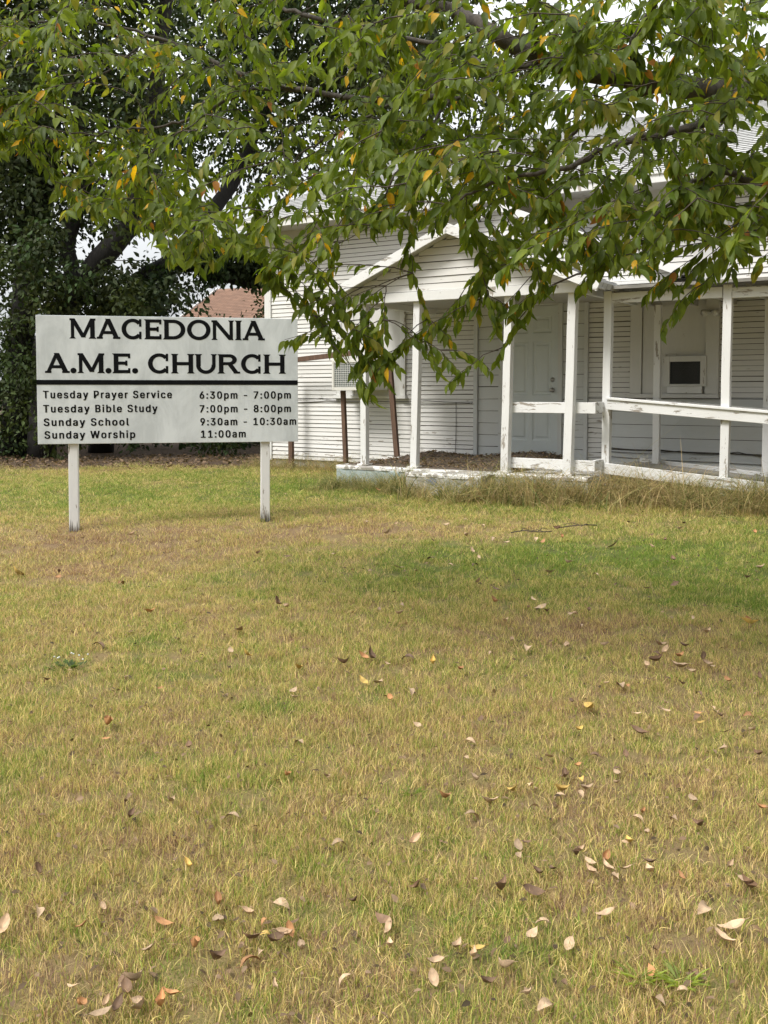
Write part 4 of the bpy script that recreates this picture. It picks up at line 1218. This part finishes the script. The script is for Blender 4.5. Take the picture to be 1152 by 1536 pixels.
# ------------------------------------------------------------------ grass
def tuft(name, nb, spread, h0, h1, w0, w1, lean, mat, segs=2, droop=0.0):
    V, F, C = [], [], []
    for _ in range(nb):
        a = random.uniform(0, 2*math.pi); r = spread * math.sqrt(random.random())
        bx, by = r * math.cos(a), r * math.sin(a)
        h = random.uniform(h0, h1); w = random.uniform(w0, w1)
        la = random.uniform(0, 2*math.pi); ln = abs(random.gauss(0, lean)) * h
        fa = random.uniform(0, math.pi); fx, fy = math.cos(fa) * w / 2, math.sin(fa) * w / 2
        rnd = random.random(); br = random.random()
        b = len(V)
        for i in range(segs + 1):
            t = i / segs; k = 1 - t ** 1.6 * 0.92
            ox, oy = math.cos(la) * ln * t ** 1.7, math.sin(la) * ln * t ** 1.7
            z = h * (t - droop * t ** 3 * random.uniform(.6, 1.2)) - 0.008 * (i == 0)
            V += [(bx + ox - fx * k, by + oy - fy * k, z), (bx + ox + fx * k, by + oy + fy * k, z)]
            C += [(rnd, t, br)] * 2
        for i in range(segs): F += [b + 2*i, b + 2*i + 1, b + 2*i + 3, b + 2*i + 2]
    o = np_mesh(name, np.array(V), np.array(F), 4, mat, np.array(C), None, True, None, link=False)
    return o
def collection(name, objs):
    c = bpy.data.collections.new(name)
    for o in objs: c.objects.link(o)
    return c
def instancer(name, pts, rots, scls, idx, coll, mat):
    me = bpy.data.meshes.new(name); n = len(pts)
    me.vertices.add(n); me.vertices.foreach_set('co', np.ascontiguousarray(pts, dtype=np.float32).ravel())
    for nm, typ, arr in (('rot', 'FLOAT_VECTOR', rots), ('scl', 'FLOAT_VECTOR', scls)):
        a = me.attributes.new(nm, typ, 'POINT'); a.data.foreach_set('vector', np.ascontiguousarray(arr, dtype=np.float32).ravel())
    a = me.attributes.new('idx', 'INT', 'POINT'); a.data.foreach_set('value', np.ascontiguousarray(idx, dtype=np.int32))
    me.materials.append(mat)
    o = bpy.data.objects.new(name, me); sc.collection.objects.link(o)
    ng = bpy.data.node_groups.new(name, 'GeometryNodeTree')
    ng.interface.new_socket('Geometry', in_out='INPUT', socket_type='NodeSocketGeometry'); ng.interface.new_socket('Geometry', in_out='OUTPUT', socket_type='NodeSocketGeometry')
    gi = ng.nodes.new('NodeGroupInput'); go = ng.nodes.new('NodeGroupOutput')
    ci = ng.nodes.new('GeometryNodeCollectionInfo'); ci.inputs['Collection'].default_value = coll; ci.inputs['Separate Children'].default_value = True; ci.inputs['Reset Children'].default_value = True
    ip = ng.nodes.new('GeometryNodeInstanceOnPoints'); ip.inputs['Pick Instance'].default_value = True
    def attr(nm, dt):
        a = ng.nodes.new('GeometryNodeInputNamedAttribute'); a.data_type = dt; a.inputs['Name'].default_value = nm; return a.outputs[0]
    ng.links.new(gi.outputs[0], ip.inputs['Points']); ng.links.new(ci.outputs[0], ip.inputs['Instance'])
    ng.links.new(attr('idx', 'INT'), ip.inputs['Instance Index']); ng.links.new(attr('rot', 'FLOAT_VECTOR'), ip.inputs['Rotation']); ng.links.new(attr('scl', 'FLOAT_VECTOR'), ip.inputs['Scale'])
    ng.links.new(ip.outputs[0], go.inputs[0])
    md = o.modifiers.new('grass', 'NODES'); md.node_group = ng
    return o
lawn_tufts = collection('lawn_tufts', [tuft('tuft_%d' % i, 44, 0.06, 0.012, 0.044, 0.0016, 0.0034, 0.75, M['grass']) for i in range(7)])
def lawn_points():
    out = []
    for y0, y1, dens in ((1.7, 3.0, 620), (3.0, 4.5, 520), (4.5, 7.0, 380), (7.0, 11.0, 210), (11.0, 17.6, 120)):
        hw = 0.46 * y1 + 1.2
        n = int(dens * (y1 - y0) * 2 * hw)
        p = np.stack([rng.uniform(-hw, hw, n), rng.uniform(y0, y1, n)], 1)
        out.append(p)
    p = np.concatenate(out)
    s, d = to_local(p[:, 0], p[:, 1])
    bad = (s > -4.85) & (d < 0.06) | ((s > -1.9) & (s < 1.6) & (d < 2.15)) | ((s > -0.65) & (s < 0.45) & (d < 2.5)) | ((s > 1.5) & (d < 1.70))
    # towards the hedge the grass thins out to bare earth
    thin = (p[:, 1] + 0.5 * np.sin(p[:, 0] * 1.9) > 15.9 + rng.normal(0, 0.5, len(p))) & (p[:, 0] < -1.5)
    bare = np.exp(-((p[:, 0] + 2.0) / 2.2) ** 2 - ((p[:, 1] - 9.0) / .8) ** 2) * 0.35 + np.exp(-((p[:, 0] - 0.6) / 1.2) ** 2 - ((p[:, 1] - 8.6) / .5) ** 2) * 0.35
    patch = np.sin(p[:, 0] * 7.1 + 2 * np.sin(p[:, 1] * 3.3)) * np.sin(p[:, 1] * 8.3 + 2 * np.sin(p[:, 0] * 4.1)) + 0.5 * np.sin(p[:, 0] * 19 + p[:, 1] * 7) 
    bare = bare + 0.45 * sstep((patch - 0.35) / 0.6)
    keep = ~bad & ~thin & (rng.random(len(p)) > bare)
    return p[keep]
p = lawn_points(); n = len(p)
z = ground_z(p[:, 0], p[:, 1])
far = np.clip((p[:, 1] - 4) / 8, 0, 1)
cl = 0.85 + 0.35 * np.sin(p[:, 0] * 2.7 + np.sin(p[:, 1] * 1.9)) * np.sin(p[:, 1] * 3.1 + 1)
hz = rng.uniform(0.5, 1.25, n) * (0.7 + 0.35 * cl)
sxy = rng.uniform(0.85, 1.2, n) * (1 + 0.8 * far)
g = instancer('grass', np.column_stack([p, z]), np.column_stack([rng.normal(0, .12, n), rng.normal(0, .12, n), rng.uniform(0, 6.28, n)]), np.column_stack([sxy, sxy, hz]), rng.integers(0, 7, n), lawn_tufts, M['grass'])
tag(g, kind='stuff')

tall = collection('tall_tufts', [tuft('tall_tuft_%d' % i, 24, 0.09, 0.14, 0.52, 0.004, 0.008, 1.2, M['tall_grass'], 5, 0.45) for i in range(5)])
q = []
for _ in range(950):
    s = rng.uniform(-1.0, 6.5); d = (2.12 if s < 1.6 else 1.78) + abs(rng.normal(0, 0.28)) + (0.28 if -0.7 < s < 0.5 else 0)
    if s < 0.3 and rng.random() < 0.7: continue
    q.append((s, d, 1.0))
for _ in range(150):
    q.append((rng.uniform(-4.9, -1.9), 0.12 + abs(rng.normal(0, 0.3)), 0.62))
for _ in range(160):
    q.append((rng.uniform(-1.9, -0.4), 2.15 + abs(rng.normal(0, 0.25)), 0.6))
for (xx, yy) in ((-2.96, 9.26), (-1.18, 9.62)):
    for _ in range(9):
        a, b = to_local(xx + rng.normal(0, .07), yy + rng.normal(0, .05)); q.append((float(a), float(b), 0.24))
for _ in range(40):
    q.append((rng.uniform(1.7, 4.0), rng.uniform(1.3, 1.6), 0.5))
q = np.array(q); n = len(q)
w = P0[None] + q[:, :1] * UX[None] - q[:, 1:2] * NX[None]
sc_ = rng.uniform(0.5, 1.25, n) * q[:, 2]
tz = ground_z(w[:, 0], w[:, 1])
g = instancer('tall_grass', np.column_stack([w, tz]), np.column_stack([rng.normal(0, .2, n), rng.normal(0, .2, n), rng.uniform(0, 6.28, n)]), np.column_stack([sc_ * 1.1, sc_ * 1.1, sc_]), rng.integers(0, 5, n), tall, M['tall_grass'])
tag(g, kind='stuff')

# ------------------------------------------------------------------ fallen leaves
def dead_leaf(name, mat, curl, fold, L=0.075, W=0.04):
    t = np.array([0, .1, .25, .42, .6, .78, .92, 1.0]); w = np.array([.06, .5, .88, 1.0, .88, .55, .22, .02])
    mb = MB(); vs = []
    for i in range(len(t)):
        for sx in (-1, -.5, 0, .5, 1):
            x = sx * w[i] * W / 2 * (1 - 0.15 * abs(sx) * fold); yy = (t[i] - .5) * L
            zz = curl * 4 * (t[i] - .5) ** 2 * L * 0.5 + fold * (abs(sx) ** 1.5) * w[i] * W * 0.45 + random.uniform(-.002, .002)
            vs.append((x, yy, zz))
    fs = [(5*i + j, 5*i + j + 1, 5*i + j + 6, 5*i + j + 5) for i in range(len(t) - 1) for j in range(4)]
    mb.add(vs, fs)
    mb.tube([(0, -L * .5, vs[2][2]), (0, -L * .72, vs[2][2] + .004)], [0.0012, 0.0008], 4)
    o = mb.build(name, mat, smooth=True)
    return o
SHAPES = [(0.35, 0.3, 'flat'), (0.6, 0.8, 'curled'), (-0.5, 0.5, 'arched'), (0.9, 1.3, 'tightly curled')]
protos = {}
GL = 'fallen leaves on the lawn'
def put_leaf(x, y, zz, colr, shp, size, label, rot=None):
    key = (colr, shp)
    if key not in protos:
        protos[key] = dead_leaf('fallen_leaf', DRY[colr], *SHAPES[shp][:2]); o = protos[key]
    else:
        o = protos[key].copy(); sc.collection.objects.link(o)
    o.location = (x, y, zz); o.scale = (size * random.uniform(.85, 1.1), size, size)
    o.rotation_euler = rot or (random.gauss(0, .28), random.gauss(0, .28), random.uniform(0, 6.28))
    tag(o, label, 'leaf', GL)
# leaves one can point at: pixel x, y, colour, shape, size, label
NAMED = [(212, 1512, 'tan', 1, 1.35, 'big tan leaf in the cluster at the bottom edge left'), (243, 1508, 'orange', 3, 1.2, 'rust leaf on the right of the bottom edge cluster'), (152, 1520, 'tan', 0, 1.1, 'pale leaf on the left of the bottom edge cluster'), (175, 1512, 'brown', 1, 1.0, 'dark leaf in the middle of the bottom edge cluster'),
 (5, 1392, 'tan', 1, 1.3, 'tan curled leaf cut by the left edge of the lawn'), (245, 1384, 'orange', 0, 1.1, 'rust leaf lying flat above the bottom edge cluster'), (375, 1437, 'orange', 2, 1.15, 'rust leaf beside a dark leaf near the bottom centre'), (410, 1412, 'brown', 1, 1.3, 'dark brown crumpled leaf near the bottom centre'),
 (585, 1420, 'tan', 1, 1.1, 'pale curled leaf upright near the bottom middle'), (575, 1380, 'brown', 0, 1.2, 'dull brown flat leaf above the pale curled leaf'), (820, 1505, 'tan', 2, 1.1, 'long tan leaf right of centre at the bottom'), (985, 1497, 'tan', 2, 1.2, 'tan arched leaf near the bottom right weeds'),
 (1058, 1360, 'tan', 2, 1.35, 'long pale leaf lying slanted at lower right'), (1098, 1390, 'tan', 0, 1.5, 'broad pale leaf at lower right'), (1085, 1410, 'tan', 1, 1.2, 'pinkish leaf touching the broad pale leaf'), (1120, 1325, 'tan', 1, 1.2, 'tan leaf near the right edge above the slanted leaf'),
 (908, 1370, 'tan', 0, 1.1, 'single round tan leaf right of the centre'), (800, 1337, 'brown', 0, 1.4, 'broad brown leaf lying flat right of centre'), (753, 1335, 'brown', 3, 1.5, 'dark brown upright leaf right of centre'), (910, 1302, 'tan', 1, 1.1, 'left one of a pair of pale leaves'), (922, 1316, 'tan', 0, 1.2, 'tan leaf under a pair of pale leaves'),
 (777, 1270, 'tan', 0, 1.1, 'lone tan leaf below the orange pair'), (510, 1262, 'tan', 2, 1.1, 'pale tan leaf in the middle of the lawn'), (255, 1202, 'tan', 1, 1.2, 'pale curled leaf left of the middle'), (346, 1222, 'tan', 2, 1.2, 'pair of tan leaves lying together, left one'), (195, 1226, 'brown', 3, 1.0, 'dark folded leaf left of the pale curled leaf'),
 (770, 1186, 'yellow', 1, 1.1, 'orange yellow leaf at the head of the small cluster'), (735, 1203, 'tan', 1, 1.3, 'pinkish tan leaf left of the orange yellow leaf'), (710, 1220, 'tan', 2, 1.3, 'long tan leaf below the small cluster'), (667, 1197, 'orange', 3, 1.0, 'small rust leaf standing left of the cluster'), (1040, 1200, 'tan', 0, 1.3, 'round pale leaf at the right of the lawn'),
 (880, 1183, 'tan', 1, 1.1, 'pinkish leaf right of the cluster'), (887, 1062, 'yellow', 1, 1.4, 'bright yellow leaf at the right of the lawn'), (1085, 1123, 'tan', 0, 1.3, 'flat tan leaf near the right edge'), (960, 1100, 'brown', 1, 1.3, 'brown leaf between two pale leaves at the right'), (1018, 1000, 'tan', 1, 1.5, 'pinkish tan leaf in the dry patch at the right'),
 (930, 1025, 'tan', 2, 1.3, 'tan arched leaf left of the dry patch'), (650, 995, 'yellow', 3, 1.2, 'yellow folded leaf in the middle distance'), (555, 985, 'brown', 3, 1.4, 'brown leaf standing left of the yellow folded leaf'), (545, 1022, 'yellow', 0, 1.2, 'yellow flat leaf beside a tan leaf'), (568, 1024, 'tan', 0, 1.4, 'tan leaf beside the yellow flat leaf'),
 (448, 1003, 'yellow', 1, 1.2, 'yellow curled leaf in the middle of the lawn'), (358, 945, 'tan', 0, 1.6, 'large pale leaf in the upper lawn'), (160, 1088, 'orange', 3, 1.4, 'rust leaf standing upright at left'), (150, 966, 'brown', 2, 1.3, 'brown arched leaf in the upper left lawn'), (225, 918, 'orange', 1, 1.4, 'orange leaf in the upper left lawn'),
 (25, 860, 'yellow', 1, 1.8, 'yellow leaf near the left post of the sign'), (810, 912, 'tan', 0, 1.6, 'pale leaf on the edge of the green shade'), (1125, 935, 'yellow', 1, 1.6, 'yellow leaf at the right edge of the green shade'), (920, 818, 'tan', 0, 2.0, 'wide pale leaf in the shaded grass'), (770, 752, 'tan', 0, 2.4, 'whitish leaf before the tall porch grass')]
for x, y, c, s, sz, lab in NAMED:
    p = on_ground(x, y, 0.034)
    put_leaf(p[0], p[1], p[2], c, s, sz * (0.68 if y > 1100 else 0.85), lab)
cols = ['tan'] * 11 + ['brown'] * 5 + ['orange'] * 2 + ['yellow'] * 1
word = {'tan': 'small tan dry leaf', 'brown': 'small dark brown dry leaf', 'orange': 'small rust coloured dry leaf', 'yellow': 'small yellow leaf'}
DRIFTS = [(1020, 1000, 50), (870, 1180, 70), (560, 1010, 60), (850, 830, 70), (620, 800, 60), (930, 1310, 40), (390, 1420, 40), (200, 1515, 45), (900, 930, 90), (450, 860, 120), (1080, 1080, 60)]
k = 0
while k < 235:
    x, y = rng.uniform(-20, 1172), 790 + 720 * rng.random() ** 1.35
    if rng.random() < 0.45:
        cxy = DRIFTS[int(rng.integers(len(DRIFTS)))]; x = cxy[0] + rng.normal(0, cxy[2]); y = min(1525, cxy[1] + rng.normal(0, cxy[2] * .45))
    if rng.random() > 0.45 + 0.55 * (x / 1152): continue
    p = on_ground(x, y); c = cols[int(rng.integers(len(cols)))]; s = int(rng.integers(4))
    put_leaf(p[0], p[1], p[2] + 0.030 + 0.012 * (p[1] > 4), c, s, rng.uniform(.4, .8) * (1 + 0.45 * (p[1] > 5)), '%s, %s, among the scattered small leaves in the grass' % (word[c], SHAPES[s][2])); k += 1
# litter on the porch floor and under the hedge: uncountable
def litter(name, pos, lo, hi):
    n = len(pos)
    D = norm(np.column_stack([rng.normal(0, 1, (n, 2)), rng.normal(0, .3, n)])); Nn = norm(np.column_stack([rng.normal(0, .4, (n, 2)), np.ones(n)]))
    S = rng.uniform(lo, hi, n); V, F, kk = scatter_leaves(pos, D, Nn, S, S * .55, FAR)
    base = np.array([(0.20, 0.13, 0.08), (0.30, 0.20, 0.13), (0.10, 0.065, 0.04)])[rng.integers(0, 3, n)] * rng.uniform(.6, 1.3, (n, 1))
    o = np_mesh(name, V, F, 4, M['far_leaf'], np.repeat(base, kk, 0)); tag(o, kind='stuff'); return o
def drift(sv_, dv_): return 0.012 + 0.12 * np.exp(-((dv_ - .40) / .55) ** 2) * (0.65 + 0.35 * np.sin(sv_ * 3 + 1)) * sstep((sv_ + 1.8) / .4) * sstep((0.62 - sv_) / .3) * sstep((2.0 - dv_) / .5)
sv2, dv2 = np.meshgrid(np.linspace(-1.8, 0.62, 70), np.linspace(0.04, 1.98, 50))
hh = drift(sv2, dv2) + rng.normal(0, .006, sv2.shape); hh[:, 0] = hh[:, -1] = hh[-1, :] = -0.01
vv = np.stack([*(W3(sv2, -dv2, 0)[k].ravel() for k in (0, 1)), 0.531 + hh.ravel()], 1)
ii = np.arange(49)[:, None] * 70 + np.arange(69)[None]
dr_ = np_mesh('dirt', vv, np.stack([ii, ii + 70, ii + 71, ii + 1], -1).reshape(-1), 4, plain('porch_dirt', (0.085, 0.062, 0.043), 0.95, 0.5, 30, bump=0.8), None, None, False)
tag(dr_, kind='stuff')
n = 1700
a = rng.uniform(-1.75, 0.58, n); b = rng.uniform(0.06, 1.9, n)
litter('leaf_litter', np.column_stack([*W3(a, -b, 0)[:2], 0.535 + drift(a, b) + rng.uniform(0, .02, n)]), .02, .055)
n = 3800
X = rng.uniform(-13, -1.6, n); Y = 15.4 + 3.3 * rng.random(n) ** 0.7
litter('leaf_litter', np.column_stack([X, Y, ground_z(X, Y) + rng.uniform(.005, .05, n)]), .04, .09)
# fine brown bits in the mown lawn
n = 5200
Y = 2.0 + 11 * rng.random(n) ** 1.3; X = rng.uniform(-1, 1, n) * (0.45 * Y + .8)
s, d = to_local(X, Y); kp = ~((s > -2) & (d < 2.6)); X, Y = X[kp], Y[kp]
Sx = litter('leaf_litter', np.column_stack([X, Y, ground_z(X, Y) + rng.uniform(.008, .035, len(X))]), .012, .032)
Sx.data.transform(Matrix.Identity(4))

# ------------------------------------------------------------------ weeds
def weed(label, x, y, n, L, col, flower=False, name='weed'):
    p = on_ground(x, y); o = empty(name, tuple(p)); tag(o, label, 'weed')
    a = rng.uniform(0, 6.28, n); P = np.column_stack([np.cos(a), np.sin(a), np.zeros(n)]) * rng.uniform(0, .03 if not flower else .1, (n, 1)); P[:, 2] = 0.012
    D = np.column_stack([np.cos(a), np.sin(a), rng.uniform(.3, 1.3, n)]); Nn = np.tile([0, 0, 1.0], (n, 1)) + rng.normal(0, .1, (n, 3))
    S = rng.uniform(.6, 1.1, n) * L; V, F, kk = scatter_leaves(P, D, Nn, S, S * (0.10 if not flower else .4), NEAR)
    np_mesh('leaves', V, F, 4, M['leaf'], np.repeat(np.array(col) * rng.uniform(.7, 1.3, (n, 1)), kk, 0), None, True, o)
    if flower:
        m = MB()
        for _ in range(8):
            c = (rng.uniform(-.09, .09), rng.uniform(-.06, .06), rng.uniform(.05, .08))
            m.lathe(c, (rng.normal(0, .3), rng.normal(0, .3), 1), [(0, .001), (.003, .005), (.005, .006), (.008, .003), (.009, 0)], 7)
        m.build('flower', M['lamp'], o, smooth=True)
weed('bright green grassy weed in the lawn at bottom right, left one of two', 958, 1478, 30, .062, (0.30, 0.36, 0.09))
weed('bright green grassy weed in the lawn at bottom right, right one of two', 1022, 1485, 30, .068, (0.30, 0.36, 0.09))
weed('low green weed with tiny white flowers in the left of the lawn', 105, 1004, 46, .042, (0.08, 0.13, 0.035), True)
weed('bright green weed tuft near the small leaf cluster', 620, 1196, 22, .045, (0.16, 0.22, 0.05))

def fallen_twig(label, x, y, n):
    p = on_ground(x, y); o = empty('fallen_twig', tuple(p)); o.rotation_euler = (0, 0, rng.uniform(0, 6))
    m = MB(); q = np.array([(-.2, 0, .05), (-.07, .02, .06), (.06, -.015, .05), (.2, .03, .045)]); m.tube(smooth_path(q), .005, 5); m.build('stem', M['twig'], o)
    for i in range(n):
        a = np.array([-.12 + .09 * i, 0, .055]); m = MB(); m.tube([a, a + np.array([.06, .05 * (-1) ** i, .02]), a + np.array([.13, .09 * (-1) ** i, .0])], [.0035, .003, .002], 5); m.build('side_twig', M['twig'], o)
    tag(o, label, 'twig', 'fallen twigs')
fallen_twig('forked brown twig lying on the green grass left of the other twig', 798, 806, 3)
fallen_twig('brown twig lying on the green grass before the ramp', 866, 797, 2)
